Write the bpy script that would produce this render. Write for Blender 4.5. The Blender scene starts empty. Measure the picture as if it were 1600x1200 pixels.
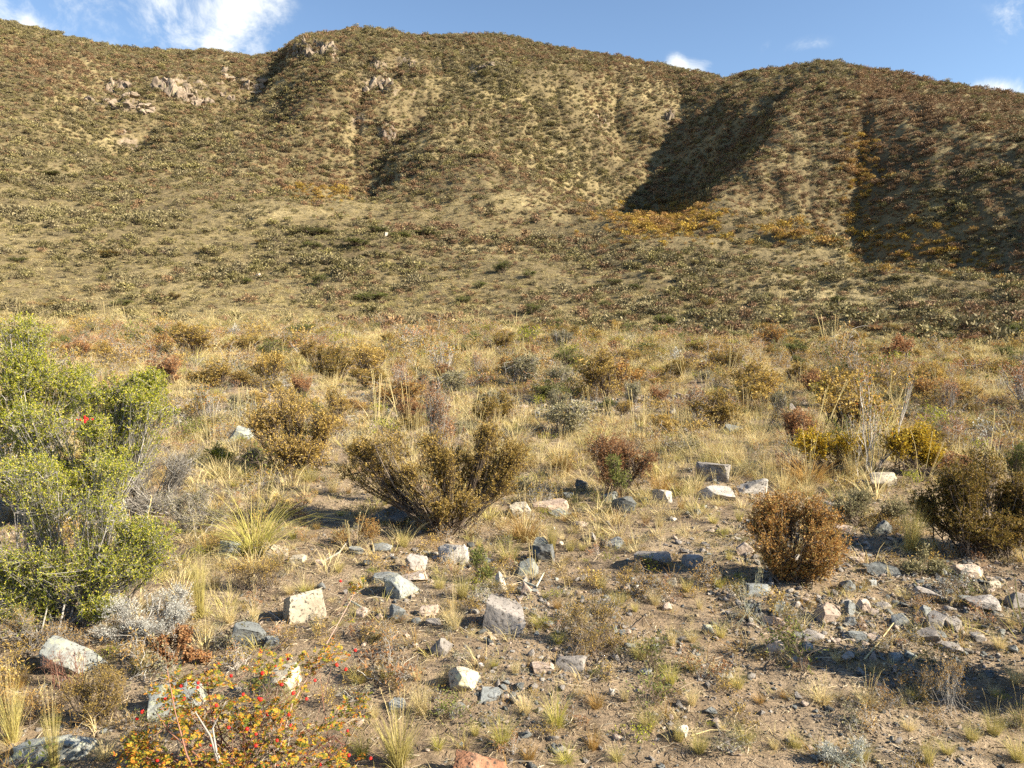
import bpy, math, random
import numpy as np
from mathutils import Vector, Matrix

# ------------------------------------------------------------------ camera, sky, sun, exposure
sc = bpy.context.scene
COL = sc.collection
FPX, HOR, EYE = 1150.0, 470.0, 1.62          # focal length in photo pixels, horizon row, eye height
PITCH = math.atan((600 - HOR) / FPX)
cam_d = bpy.data.cameras.new("camera")
cam = bpy.data.objects.new("camera", cam_d)
COL.objects.link(cam)
cam_d.sensor_width = 36.0
cam_d.lens = 36.0 * FPX / 1600
cam_d.clip_start, cam_d.clip_end = 0.05, 6000
cam.location = (0, 0, EYE)
cam.rotation_euler = (math.pi / 2 - PITCH, 0, 0)
sc.camera = cam
sc.view_settings.view_transform = 'Standard'
sc.view_settings.look = 'None'
sc.view_settings.gamma = 1.0
sc.view_settings.exposure = 1.53
sc.cycles.max_bounces = 6
sc.cycles.diffuse_bounces = 3
sc.cycles.transmission_bounces = 3
sc.cycles.use_denoising = False

SUN_EL, SUN_A = math.radians(30.5), math.radians(16)      # the sun stands right of the camera and a little behind it
SD = Vector((math.cos(SUN_EL) * math.cos(SUN_A), -math.cos(SUN_EL) * math.sin(SUN_A), math.sin(SUN_EL)))
sun_d = bpy.data.lights.new("sun", 'SUN')
sun_d.energy, sun_d.angle, sun_d.color = 5.0, math.radians(0.5), (1.0, 0.90, 0.73)
sun = bpy.data.objects.new("sun", sun_d)
COL.objects.link(sun)
sun.rotation_euler = SD.to_track_quat('Z', 'Y').to_euler()

def nd(nt, typ, **kw):
    n = nt.nodes.new(typ)
    for k, v in kw.items():
        if k.startswith('i_'):
            n.inputs[k[2:].replace('_', ' ')].default_value = v
        else:
            setattr(n, k, v)
    return n

def cloud_dir(u, v):
    d = Vector(((u - 800) / FPX, 1, -(v - 600) / FPX))
    d.rotate(Matrix.Rotation(-PITCH, 3, 'X'))
    return d.normalized()

def build_world():
    w = bpy.data.worlds.new("World")
    sc.world = w
    w.use_nodes = True
    nt = w.node_tree
    L = nt.links.new
    nt.nodes.clear()
    out = nd(nt, 'ShaderNodeOutputWorld')
    bg = nd(nt, 'ShaderNodeBackground')
    bg.inputs['Strength'].default_value = 0.068
    sky = nd(nt, 'ShaderNodeTexSky')
    sky.sky_type = 'NISHITA'
    sky.sun_disc = False
    sky.sun_elevation = SUN_EL
    sky.sun_rotation = math.pi / 2 + SUN_A
    sky.altitude = 1800
    sky.air_density, sky.dust_density, sky.ozone_density = 1.15, 0.15, 2.4
    tc = nd(nt, 'ShaderNodeTexCoord')
    n1 = nd(nt, 'ShaderNodeTexNoise', i_Scale=11.0, i_Detail=11.0, i_Roughness=0.66, i_Distortion=0.5)
    L(tc.outputs['Generated'], n1.inputs['Vector'])
    # cumulus puffs, each round a direction of the sky: (u, v, half width, half height) rad, strength
    total = None
    puffs = [(325, 20, .042, .046, .66), (395, -8, .042, .034, .54), (350, 68, .030, .030, .50), (50, 40, .016, .010, .42), (38, 16, .007, .016, .25),
             (1080, 110, .026, .012, .8), (1055, 98, .012, .010, .55), (1578, 22, .014, .026, .34), (1600, 3, .012, .018, .3),
             (1545, 140, .030, .009, .8), (1595, 152, .018, .009, .7), (1265, 70, .022, .008, .30), (1200, 75, .014, .008, .18),
             (-250, -80, .2, .1, .8), (2300, -160, .2, .06, .7), (700, -300, .3, .1, .6)]
    for (u, v, a, b, s) in puffs:
        d = cloud_dir(u, v)
        sd = nd(nt, 'ShaderNodeVectorMath', operation='SUBTRACT')
        L(tc.outputs['Generated'], sd.inputs[0]); sd.inputs[1].default_value = d
        sx = Vector((d.y, -d.x, 0)).normalized(); sz = d.cross(sx) * -1
        dx = nd(nt, 'ShaderNodeVectorMath', operation='DOT_PRODUCT'); L(sd.outputs[0], dx.inputs[0]); dx.inputs[1].default_value = sx / a
        dz = nd(nt, 'ShaderNodeVectorMath', operation='DOT_PRODUCT'); L(sd.outputs[0], dz.inputs[0]); dz.inputs[1].default_value = sz / b
        front = nd(nt, 'ShaderNodeVectorMath', operation='LENGTH'); L(sd.outputs[0], front.inputs[0])
        x2 = nd(nt, 'ShaderNodeMath', operation='MULTIPLY'); L(dx.outputs['Value'], x2.inputs[0]); L(dx.outputs['Value'], x2.inputs[1])
        r2 = nd(nt, 'ShaderNodeMath', operation='MULTIPLY_ADD'); L(dz.outputs['Value'], r2.inputs[0]); L(dz.outputs['Value'], r2.inputs[1]); L(x2.outputs[0], r2.inputs[2])
        ng = nd(nt, 'ShaderNodeMath', operation='MULTIPLY'); L(r2.outputs[0], ng.inputs[0]); ng.inputs[1].default_value = -0.9
        ex = nd(nt, 'ShaderNodeMath', operation='EXPONENT'); L(ng.outputs[0], ex.inputs[0])
        lt = nd(nt, 'ShaderNodeMath', operation='LESS_THAN'); L(front.outputs['Value'], lt.inputs[0]); lt.inputs[1].default_value = 1.2
        ml = nd(nt, 'ShaderNodeMath', operation='MULTIPLY'); L(ex.outputs[0], ml.inputs[0]); L(lt.outputs[0], ml.inputs[1])
        m = nd(nt, 'ShaderNodeMath', operation='MULTIPLY'); L(ml.outputs[0], m.inputs[0]); m.inputs[1].default_value = s
        if total is None:
            total = m
        else:
            ad = nd(nt, 'ShaderNodeMath', operation='ADD'); L(total.outputs[0], ad.inputs[0]); L(m.outputs[0], ad.inputs[1]); total = ad
    # density = blob + (noise - .5) * k
    nz = nd(nt, 'ShaderNodeMath', operation='MULTIPLY_ADD'); L(n1.outputs['Fac'], nz.inputs[0]); nz.inputs[1].default_value = 3.8; nz.inputs[2].default_value = -2.0
    bl = nd(nt, 'ShaderNodeMath', operation='MINIMUM'); L(total.outputs[0], bl.inputs[0]); bl.inputs[1].default_value = 1.0
    g = nd(nt, 'ShaderNodeMath', operation='MULTIPLY_ADD'); L(bl.outputs[0], g.inputs[0]); g.inputs[1].default_value = 1.0; L(nz.outputs[0], g.inputs[2])
    mr = nd(nt, 'ShaderNodeMapRange', interpolation_type='SMOOTHSTEP'); L(g.outputs[0], mr.inputs['Value'])
    mr.inputs['From Min'].default_value = 0.02; mr.inputs['From Max'].default_value = 1.15
    lim = nd(nt, 'ShaderNodeMath', operation='MULTIPLY'); L(mr.outputs[0], lim.inputs[0])
    edge = nd(nt, 'ShaderNodeMapRange', interpolation_type='SMOOTHSTEP'); L(bl.outputs[0], edge.inputs['Value'])
    edge.inputs['From Min'].default_value = 0.03; edge.inputs['From Max'].default_value = 0.4
    L(edge.outputs[0], lim.inputs[1])
    mix = nd(nt, 'ShaderNodeMix', data_type='RGBA')
    L(lim.outputs[0], mix.inputs['Factor'])
    L(sky.outputs['Color'], mix.inputs['A'])
    mix.inputs['B'].default_value = (6.4, 6.5, 6.3, 1)
    L(mix.outputs['Result'], bg.inputs['Color'])
    L(bg.outputs[0], out.inputs[0])
build_world()

# ------------------------------------------------------------------ numbers: noise, directions, terrain
def _hash(ix, iy, seed):
    h = (ix.astype(np.int64) * 374761393 + iy.astype(np.int64) * 668265263 + seed * 1442695041) & 0xffffffff
    h = ((h ^ (h >> 13)) * 1274126177) & 0xffffffff
    return ((h ^ (h >> 16)) & 0xffff) / 65535.0

def vnoise(x, y, seed=0):
    x = np.asarray(x, float); y = np.asarray(y, float)
    ix, iy = np.floor(x), np.floor(y)
    fx, fy = x - ix, y - iy
    fx = fx * fx * fx * (fx * (fx * 6 - 15) + 10); fy = fy * fy * fy * (fy * (fy * 6 - 15) + 10)
    a, b = _hash(ix, iy, seed), _hash(ix + 1, iy, seed)
    c, d = _hash(ix, iy + 1, seed), _hash(ix + 1, iy + 1, seed)
    return (a + (b - a) * fx) * (1 - fy) + (c + (d - c) * fx) * fy

def fbm(x, y, seed=0, oct=4, gain=0.5):
    s, a, t = 0, 1.0, 0
    for o in range(oct):
        s = s + a * (vnoise(np.asarray(x) * 2 ** o, np.asarray(y) * 2 ** o, seed + o * 17) - 0.5)
        t += a; a *= gain
    return s / t * 2

def sstep(a, b, x):
    t = np.clip((np.asarray(x, float) - a) / (b - a), 0, 1)
    return t * t * (3 - 2 * t)

cp, sp = math.cos(PITCH), math.sin(PITCH)
def ray(u, v):
    x = (np.asarray(u, float) - 800) / FPX; z = -(np.asarray(v, float) - 600) / FPX
    y = np.ones_like(x + z)
    return x + 0 * y, y * cp + z * sp, -y * sp + z * cp       # pitched down
def az_te(u, v):
    x, y, z = ray(u, v)
    return np.arctan2(x, y), z / np.hypot(x, y)
def project(x, y, z):
    dz = np.asarray(z) - EYE
    f = y * cp - dz * sp; up = y * sp + dz * cp
    f = np.where(np.abs(f) < 1e-6, 1e-6, f)
    return 800 + FPX * x / f, 600 - FPX * up / f, f

def contour(pts):
    """pts: (u, v, r) along a contour -> functions of azimuth for tan(elevation) and r"""
    a = [az_te(u, v) for u, v, _ in pts]
    az = np.array([float(t[0]) for t in a]); te = np.array([float(t[1]) for t in a]); r = np.array([p[2] for p in pts], float)
    def smooth(vals):
        g = np.linspace(az[0] - .5, az[-1] + .5, 1400)
        y = np.interp(g, az, vals)
        k = np.hanning(9); k /= k.sum()
        y = np.convolve(np.pad(y, 4, mode='edge'), k, 'valid')
        return g, y
    g, y1 = smooth(te); _, y2 = smooth(r)
    return (lambda A: np.interp(A, g, y1)), (lambda A: np.interp(A, g, y2))

TOE = contour([(-300, 492, 60), (0, 497, 56), (400, 503, 52), (800, 513, 46), (1100, 530, 40), (1350, 543, 36), (1600, 545, 36), (1900, 545, 36)])
MID = contour([(-300, 400, 85), (0, 395, 82), (300, 400, 80), (600, 412, 76), (800, 425, 70), (1100, 440, 66), (1350, 470, 60), (1600, 478, 58), (1900, 480, 58)])
FOOT = contour([(-300, 260, 150), (0, 265, 150), (200, 275, 145), (400, 285, 135), (500, 300, 128), (600, 325, 118), (700, 350, 108), (800, 368, 102), (900, 368, 103),
                (1000, 345, 116), (1060, 345, 118), (1130, 362, 104), (1250, 385, 95), (1350, 398, 95), (1450, 412, 90), (1600, 432, 82), (1900, 440, 80)])
SKYL = contour([(-400, 20, 330), (-200, 32, 330), (0, 47, 325), (60, 54, 320), (100, 64, 318), (200, 79, 315), (300, 89, 312), (400, 99, 305), (432, 92, 290), (462, 70, 278), (478, 62, 275), (500, 57, 272),
                (550, 50, 268), (600, 56, 266), (650, 66, 268), (700, 67, 272), (760, 65, 272), (800, 71, 275), (850, 81, 278), (900, 89, 284),
                (1000, 101, 296), (1060, 113, 300), (1130, 128, 290), (1200, 117, 262), (1250, 106, 250), (1300, 103, 243), (1350, 109, 240), (1400, 118, 238),
                (1450, 128, 236), (1500, 136, 233), (1550, 147, 230), (1600, 156, 228), (1800, 200, 220), (2100, 260, 215)])

def base_height(az, r):
    zt, zm, zf, zs = [EYE + c[0](az) * c[1](az) for c in (TOE, MID, FOOT, SKYL)]
    rt, rm, rf, rs = [c[1](az) for c in (TOE, MID, FOOT, SKYL)]
    z = np.where(r < rt, zt * sstep(9, 1, rt * 0 + 1) * 0 + zt * np.clip((r - 10) / (rt - 10), 0, 1) ** 1.5, 0.0)
    # monotone cubic through the four contours
    s1, s2, s3 = (zm - zt) / (rm - rt), (zf - zm) / (rf - rm), (zs - zf) / (rs - rf)
    m0, m1, m2, m3 = s1 * .55, (s1 + s2) / 2, (s2 * .55 + s3 * .45), s3 * .42
    def herm(r, r0, r1, z0, z1, a, b):
        h = r1 - r0; t = np.clip((r - r0) / h, 0, 1)
        return z0 * (2 * t**3 - 3 * t * t + 1) + a * h * (t**3 - 2 * t * t + t) + z1 * (3 * t * t - 2 * t**3) + b * h * (t**3 - t * t)
    z = np.where((r >= rt) & (r < rm), herm(r, rt, rm, zt, zm, m0, m1), z)
    z = np.where((r >= rm) & (r < rf), herm(r, rm, rf, zm, zf, m1, m2), z)
    z = np.where((r >= rf) & (r < rs), herm(r, rf, rs, zf, zs, m2, m3), z)
    d = np.maximum(r - rs, 0)
    back = zs + m3 * 12 * (1 - np.exp(-d / 12)) - 0.16 * d - 0.32 * np.maximum(d - 12, 0) * sstep(0, 60, d)
    z = np.where(r >= rs, np.maximum(back, -2), z)
    # behind the camera and to the far sides the land is a plain
    side = 1 - sstep(1.0, 1.5, np.abs(az))
    return z * side

def base_hit(u, v):
    a, te = az_te(u, v)
    r = np.linspace(3, 340, 4000)
    h = base_height(np.full_like(r, float(a)), r) - (EYE + float(te) * r)
    k = np.argmax(h > 0) if (h > 0).any() else len(r) - 1
    return r[k] * math.sin(float(a)), r[k] * math.cos(float(a))

# gullies carved into the hill: floor polyline (u, v, depth, left width, right width) on the uncarved face
GULLIES = [
    [(1045, 325, 1.5, 12, 8), (1010, 285, 12, 24, 14), (1003, 243, 18, 34, 19), (1012, 205, 19, 34, 21), (1028, 172, 15, 26, 17), (1054, 145, 7, 16, 11), (1085, 128, 0, 10, 8)],
    [(990, 175, 0, 6, 5), (975, 155, 9, 8, 8), (962, 132, 8, 8, 7), (968, 108, 0, 6, 5)],
    [(1150, 240, 0, 5, 6), (1118, 205, 5, 6, 9), (1150, 175, 6, 6, 9), (1210, 150, 4.5, 6, 9), (1265, 128, 0, 6, 8)],
    [(1760, 430, 4, 10, 18), (1680, 412, 6, 10, 22), (1580, 380, 11, 14, 22), (1480, 335, 14, 18, 23), (1400, 288, 16, 20, 24), (1358, 250, 15, 20, 22), (1345, 212, 10, 18, 17), (1350, 180, 4, 14, 12), (1362, 155, 0, 7, 8)],
    [(492, 302, 1, 7, 8), (530, 278, 6.5, 14, 10), (575, 243, 9, 18, 11), (583, 210, 11, 18, 12), (605, 180, 8, 14, 10), (655, 152, 6, 12, 9), (715, 120, 4, 9, 8), (750, 95, 0, 7, 8)],
    [(575, 222, 0, 4, 4), (553, 190, 6, 4, 6), (556, 150, 5, 5, 7), (572, 118, 6, 5, 7), (582, 92, 0, 5, 6)],
    [(640, 130, 0, 4, 5), (612, 112, 6, 5, 7), (620, 88, 0, 5, 5)],
    [(175, 262, 0, 10, 10), (185, 228, 6, 14, 10), (235, 200, 6, 14, 10), (300, 182, 6, 13, 9), (345, 150, 6, 12, 8), (400, 122, 5.5, 12, 7), (440, 98, 4, 10, 7), (470, 74, 0, 8, 7)],
    [(190, 218, 0, 6, 6), (168, 186, 8, 9, 9), (230, 168, 5, 9, 8), (260, 150, 0, 8, 7)],
    [(100, 200, 0, 9, 9), (150, 150, 4, 10, 10), (175, 120, 4, 10, 10), (190, 95, 0, 8, 8)],
    [(820, 320, 0, 8, 8), (780, 270, 2.2, 9, 9), (790, 200, 2.5, 10, 10), (830, 140, 2, 10, 10), (850, 100, 0, 8, 8)],
    [(640, 330, 0, 8, 8), (650, 270, 2.4, 8, 10), (700, 220, 3.2, 8, 10), (745, 165, 3, 8, 10), (765, 110, 0, 8, 8)],
    [(300, 280, 0, 8, 8), (330, 240, 2.0, 10, 10), (400, 190, 2.4, 10, 10), (450, 150, 2.4, 9, 9), (490, 110, 0, 8, 8)],
    [(1240, 390, 0, 8, 8), (1232, 320, 3, 8, 10), (1250, 250, 3.5, 9, 11), (1275, 180, 2.4, 9, 10), (1290, 140, 0, 8, 8)],
    [(900, 360, 0, 8, 8), (880, 300, 2.4, 9, 9), (870, 230, 2.6, 9, 9), (900, 160, 2, 9, 9), (920, 110, 0, 8, 8)],
]
_G = []
for gl in GULLIES:
    P = np.array([base_hit(p[0], p[1]) for p in gl]); Q = np.array([p[2:] for p in gl], float)
    _G.append((P, Q))

def carve(x, y):
    out = np.zeros_like(x)
    for P, Q in _G:
        reach = Q[:, 1:].max() * 2.2
        m = (x > P[:, 0].min() - reach) & (x < P[:, 0].max() + reach) & (y > P[:, 1].min() - reach) & (y < P[:, 1].max() + reach)
        if not m.any():
            continue
        xx, yy = x[m], y[m]
        wob = fbm(xx / 14, yy / 14, 91, 3) * 2.6
        best = np.full(xx.shape, 1e9); D = np.zeros_like(xx); W = np.ones_like(xx)
        for i in range(len(P) - 1):
            a, b = P[i], P[i + 1]; e = b - a; L2 = (e ** 2).sum()
            t = np.clip(((xx - a[0]) * e[0] + (yy - a[1]) * e[1]) / L2, 0, 1)
            px, py = xx - (a[0] + t * e[0]), yy - (a[1] + t * e[1])
            d = np.hypot(px, py)
            right = (e[0] * py - e[1] * px) < 0            # polylines run uphill, so the right bank is on the right
            q = Q[i][None] * (1 - t[:, None]) + Q[i + 1][None] * t[:, None]
            w = np.where(right, q[:, 2], q[:, 1])
            s = d < best
            best = np.where(s, d, best); D = np.where(s, q[:, 0], D); W = np.where(s, w, W)
        f = np.clip(1 - (best + wob * np.clip(best / 4, 0, 1)) / (W * 1.35), 0, 1)
        f = np.where(f > 0, f ** 1.12, 0)
        out[m] = np.maximum(out[m], D * f) + .55 * np.minimum(out[m], D * f)
    return out

CRAGS = [(285, 135, 42, 20, 1.0), (185, 135, 26, 20, .7), (210, 165, 40, 10, .7), (495, 78, 26, 14, 1.0), (470, 78, 14, 14, .9), (530, 95, 18, 10, .6), (590, 105, 14, 14, .8), (634, 100, 16, 12, .9), (592, 135, 26, 18, .9),
         (605, 205, 16, 20, .8), (755, 104, 24, 9, .6), (380, 130, 50, 10, .8), (200, 222, 18, 8, .6), (150, 160, 40, 16, .4), (940, 190, 14, 12, .6), (560, 188, 12, 12, .6), (1045, 185, 16, 20, .6), (660, 150, 40, 26, .25)]
def crag_mask(u, v):
    s = 0
    for cu, cv, ru, rv, a in CRAGS:
        s = s + a * np.exp(-(((u - cu) / ru) ** 2 + ((v - cv) / rv) ** 2))
    return np.clip(s, 0, 1)

def height(x, y, fine=True):
    x = np.asarray(x, float); y = np.asarray(y, float)
    sh = np.broadcast(x, y).shape
    x = np.broadcast_to(x, sh).ravel().copy(); y = np.broadcast_to(y, sh).ravel().copy()
    r = np.hypot(x, y); az = np.arctan2(x, y)
    z = base_height(az, r) - carve(x, y)
    rt = TOE[1](az)
    hill = sstep(rt * .95, rt * 1.6, r) * (1 - sstep(1.0, 1.5, np.abs(az)))
    rs = SKYL[1](az)
    near_top = 1 - .75 * np.exp(-((r - rs) / 14) ** 2)
    z += hill * near_top * (fbm(x / 34, y / 34, 5, 4) * 2.6 + fbm(x / 7, y / 7, 9, 3) * .55)
    far = r > 130
    if far.any():
        u, v, f = project(x[far], y[far], z[far])
        m = crag_mask(u, v) * (f > 0) * (np.abs(az[far]) < .8)
        rg = 1 - np.abs(fbm(x[far] / 6 + y[far] / 14, y[far] / 10, 15, 3)) * 2
        st = np.round(fbm(x[far] / 4.5, y[far] / 7, 18, 2) * 3) / 3
        z[far] += m * (rg * 2.0 + st * 2.2 + fbm(x[far] / 1.6, y[far] / 1.6, 19, 2) * .7)
    # rills that drain down the slope
    wz = fbm(x / 30, y / 30, 13, 2)
    steep = sstep(FOOT[1](az) * .95, FOOT[1](az) * 1.7, r) * hill * near_top
    rill = np.abs(fbm(az * 26 + wz * 1.6, r / 70 + wz, 14, 2)) ** .7
    rill2 = np.abs(fbm(az * 62 + wz * 2.4, r / 34 + wz, 16, 2)) ** .8
    z += steep * (1 - .6 * sstep(.36, .5, az)) * ((rill - .3) * 2.2 + (rill2 - .3) * 1.0)
    z += hill * (1 - steep) * (np.abs(fbm(x / 16, y / 9, 17, 2)) - .25) * 1.1
    z += hill * (1 - steep) * sstep(.0, .25, az) * (1 - sstep(110, 135, r)) * np.sin(r / 1.9 + fbm(x / 18, y / 18, 23, 2) * 7) * .38
    z += hill * (fbm(x / 2.3, y / 2.3, 12, 2) * .24)
    # rough bank where the terrace meets the slope, and terracettes on the lower right apron
    z += (1 - hill) * sstep(4, 14, r) * fbm(x / 6, y / 6, 21, 3) * .16
    z += fbm(x / 1.7, y / 1.7, 31, 3) * .045 * np.clip(r / 3, 0, 1)
    z += fbm(x / .35, y / .35, 41, 3) * .022 + fbm(x / .09, y / .09, 43, 2) * .008 * (r < 12)
    z -= .05 * fbm(x / 2.4 + 8, y / 2.4, 51, 2) * (r < 40)
    return z.reshape(sh)

def ground_at(u, v, rmin=1.2, rmax=420):
    """where the sight line through a photo pixel meets the ground"""
    a, te = az_te(u, v); a = float(a); te = float(te)
    r = np.geomspace(rmin, rmax, 900)
    h = height(r * math.sin(a), r * math.cos(a)) - (EYE + te * r)
    if not (h > 0).any():
        k = int(np.argmax(h[-200:])) + 700
        return r[k] * math.sin(a), r[k] * math.cos(a), float(height(r[k] * math.sin(a), r[k] * math.cos(a)))
    k = max(int(np.argmax(h > 0)), 1)
    t = h[k - 1] / (h[k - 1] - h[k]) if h[k] != h[k - 1] else 0
    rr = r[k - 1] + (r[k] - r[k - 1]) * t
    x, y = rr * math.sin(a), rr * math.cos(a)
    return x, y, float(height(x, y))

# ------------------------------------------------------------------ mesh helpers
def mesh_np(name, V, F, mat, parent=None, smooth=False, link=True, mats=None, mi=None):
    """V (n,3), F (m,k) quads or triangles (or a list of such arrays)"""
    me = bpy.data.meshes.new(name)
    Fs = F if isinstance(F, list) else [F]
    Fs = [np.asarray(f) for f in Fs if len(f)]
    me.vertices.add(len(V)); me.vertices.foreach_set('co', np.asarray(V, np.float32).ravel())
    loops = np.concatenate([f.ravel() for f in Fs]); sizes = np.concatenate([np.full(len(f), f.shape[1]) for f in Fs])
    me.loops.add(len(loops)); me.loops.foreach_set('vertex_index', loops.astype(np.int32))
    me.polygons.add(len(sizes))
    st = np.concatenate([[0], np.cumsum(sizes)[:-1]])
    me.polygons.foreach_set('loop_start', st.astype(np.int32))
    me.polygons.foreach_set('loop_total', sizes.astype(np.int32))
    if smooth:
        me.polygons.foreach_set('use_smooth', np.ones(len(sizes), bool))
    for m in (mats or [mat]):
        me.materials.append(m)
    if mi is not None:
        me.polygons.foreach_set('material_index', np.asarray(mi, np.int32))
    me.update(calc_edges=True)
    o = bpy.data.objects.new(name, me)
    if link:
        COL.objects.link(o)
    if parent is not None:
        o.parent = parent
    return o

def tag(o, label=None, cat=None, group=None, kind=None):
    for k, v in (('label', label), ('category', cat), ('group', group), ('kind', kind)):
        if v:
            o[k] = v
    return o

# ------------------------------------------------------------------ materials
def ramp(nt, stops, interp='LINEAR'):
    r = nd(nt, 'ShaderNodeValToRGB')
    cr = r.color_ramp; cr.interpolation = interp
    while len(cr.elements) > 1:
        cr.elements.remove(cr.elements[-1])
    cr.elements[0].position = stops[0][0]; cr.elements[0].color = (*stops[0][1], 1)
    for p, c in stops[1:]:
        e = cr.elements.new(p); e.color = (*c, 1)
    return r

def new_mat(name):
    m = bpy.data.materials.new(name); m.use_nodes = True
    nt = m.node_tree
    b = nt.nodes['Principled BSDF']
    b.inputs['Roughness'].default_value = .9
    b.inputs['Specular IOR Level'].default_value = .15
    return m, nt, b

def ground_material():
    m, nt, b = new_mat("soil and dry litter")
    L = nt.links.new
    geo = nd(nt, 'ShaderNodeNewGeometry')
    n1 = nd(nt, 'ShaderNodeTexNoise', i_Scale=.9, i_Detail=6.0, i_Roughness=.6); L(geo.outputs['Position'], n1.inputs['Vector'])
    n2 = nd(nt, 'ShaderNodeTexNoise', i_Scale=14.0, i_Detail=8.0, i_Roughness=.7); L(geo.outputs['Position'], n2.inputs['Vector'])
    n3 = nd(nt, 'ShaderNodeTexNoise', i_Scale=90.0, i_Detail=4.0, i_Roughness=.7); L(geo.outputs['Position'], n3.inputs['Vector'])
    r1 = ramp(nt, [(.3, (.225, .165, .108)), (.5, (.320, .243, .162)), (.7, (.42, .34, .24))]); L(n1.outputs['Fac'], r1.inputs['Fac'])
    r2 = ramp(nt, [(.3, (.45, .42, .40)), (.5, (.95, .93, .9)), (.72, (1.35, 1.3, 1.25))]); L(n2.outputs['Fac'], r2.inputs['Fac'])
    r3 = ramp(nt, [(.32, (.5, .5, .5)), (.55, (1, 1, 1)), (.75, (1.5, 1.45, 1.4))]); L(n3.outputs['Fac'], r3.inputs['Fac'])
    m1 = nd(nt, 'ShaderNodeMix', data_type='RGBA', blend_type='MULTIPLY'); m1.inputs['Factor'].default_value = .8
    L(r1.outputs[0], m1.inputs['A']); L(r2.outputs[0], m1.inputs['B'])
    m2 = nd(nt, 'ShaderNodeMix', data_type='RGBA', blend_type='MULTIPLY'); m2.inputs['Factor'].default_value = .8
    L(m1.outputs['Result'], m2.inputs['A']); L(r3.outputs[0], m2.inputs['B'])
    L(m2.outputs['Result'], b.inputs['Base Color'])
    bm = nd(nt, 'ShaderNodeBump'); bm.inputs['Strength'].default_value = .9; bm.inputs['Distance'].default_value = .03
    L(n2.outputs['Fac'], bm.inputs['Height'])
    bm2 = nd(nt, 'ShaderNodeBump'); bm2.inputs['Strength'].default_value = .9; bm2.inputs['Distance'].default_value = .008
    L(n3.outputs['Fac'], bm2.inputs['Height']); L(bm.outputs[0], bm2.inputs['Normal'])
    L(bm2.outputs[0], b.inputs['Normal'])
    return m

def hill_material():
    m, nt, b = new_mat("dry grass hillside")
    L = nt.links.new
    geo = nd(nt, 'ShaderNodeNewGeometry')
    n1 = nd(nt, 'ShaderNodeTexNoise', i_Scale=.055, i_Detail=7.0, i_Roughness=.62); L(geo.outputs['Position'], n1.inputs['Vector'])
    n2 = nd(nt, 'ShaderNodeTexNoise', i_Scale=1.1, i_Detail=6.0, i_Roughness=.7); L(geo.outputs['Position'], n2.inputs['Vector'])
    r1 = ramp(nt, [(.30, (.105, .080, .045)), (.45, (.165, .128, .068)), (.58, (.235, .186, .097)), (.74, (.36, .29, .155))]); L(n1.outputs['Fac'], r1.inputs['Fac'])
    r2 = ramp(nt, [(.3, (.42, .42, .40)), (.5, (.95, .95, .92)), (.7, (1.3, 1.28, 1.2))]); L(n2.outputs['Fac'], r2.inputs['Fac'])
    m1 = nd(nt, 'ShaderNodeMix', data_type='RGBA', blend_type='MULTIPLY'); m1.inputs['Factor'].default_value = .85
    L(r1.outputs[0], m1.inputs['A']); L(r2.outputs[0], m1.inputs['B'])
    sx = nd(nt, 'ShaderNodeSeparateXYZ'); L(geo.outputs['True Normal'], sx.inputs[0])
    rk = ramp(nt, [(.50, (1, 1, 1)), (.64, (0, 0, 0))]); L(sx.outputs['Z'], rk.inputs['Fac'])
    n4 = nd(nt, 'ShaderNodeTexNoise', i_Scale=.5, i_Detail=6.0, i_Roughness=.7); L(geo.outputs['Position'], n4.inputs['Vector'])
    r4 = ramp(nt, [(.35, (.11, .085, .06)), (.5, (.22, .17, .12)), (.68, (.36, .28, .205))]); L(n4.outputs['Fac'], r4.inputs['Fac'])
    mk = nd(nt, 'ShaderNodeMix', data_type='RGBA'); at = nd(nt, 'ShaderNodeAttribute', attribute_name='crag')
    ck = nd(nt, 'ShaderNodeMath', operation='MULTIPLY'); L(rk.outputs[0], ck.inputs[0]); L(at.outputs['Fac'], ck.inputs[1]); L(ck.outputs[0], mk.inputs['Factor']); L(m1.outputs['Result'], mk.inputs['A']); L(r4.outputs[0], mk.inputs['B'])
    L(mk.outputs['Result'], b.inputs['Base Color'])
    bm = nd(nt, 'ShaderNodeBump'); bm.inputs['Strength'].default_value = 1.0; bm.inputs['Distance'].default_value = .5
    L(n2.outputs['Fac'], bm.inputs['Height']); L(bm.outputs[0], b.inputs['Normal'])
    return m

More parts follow.
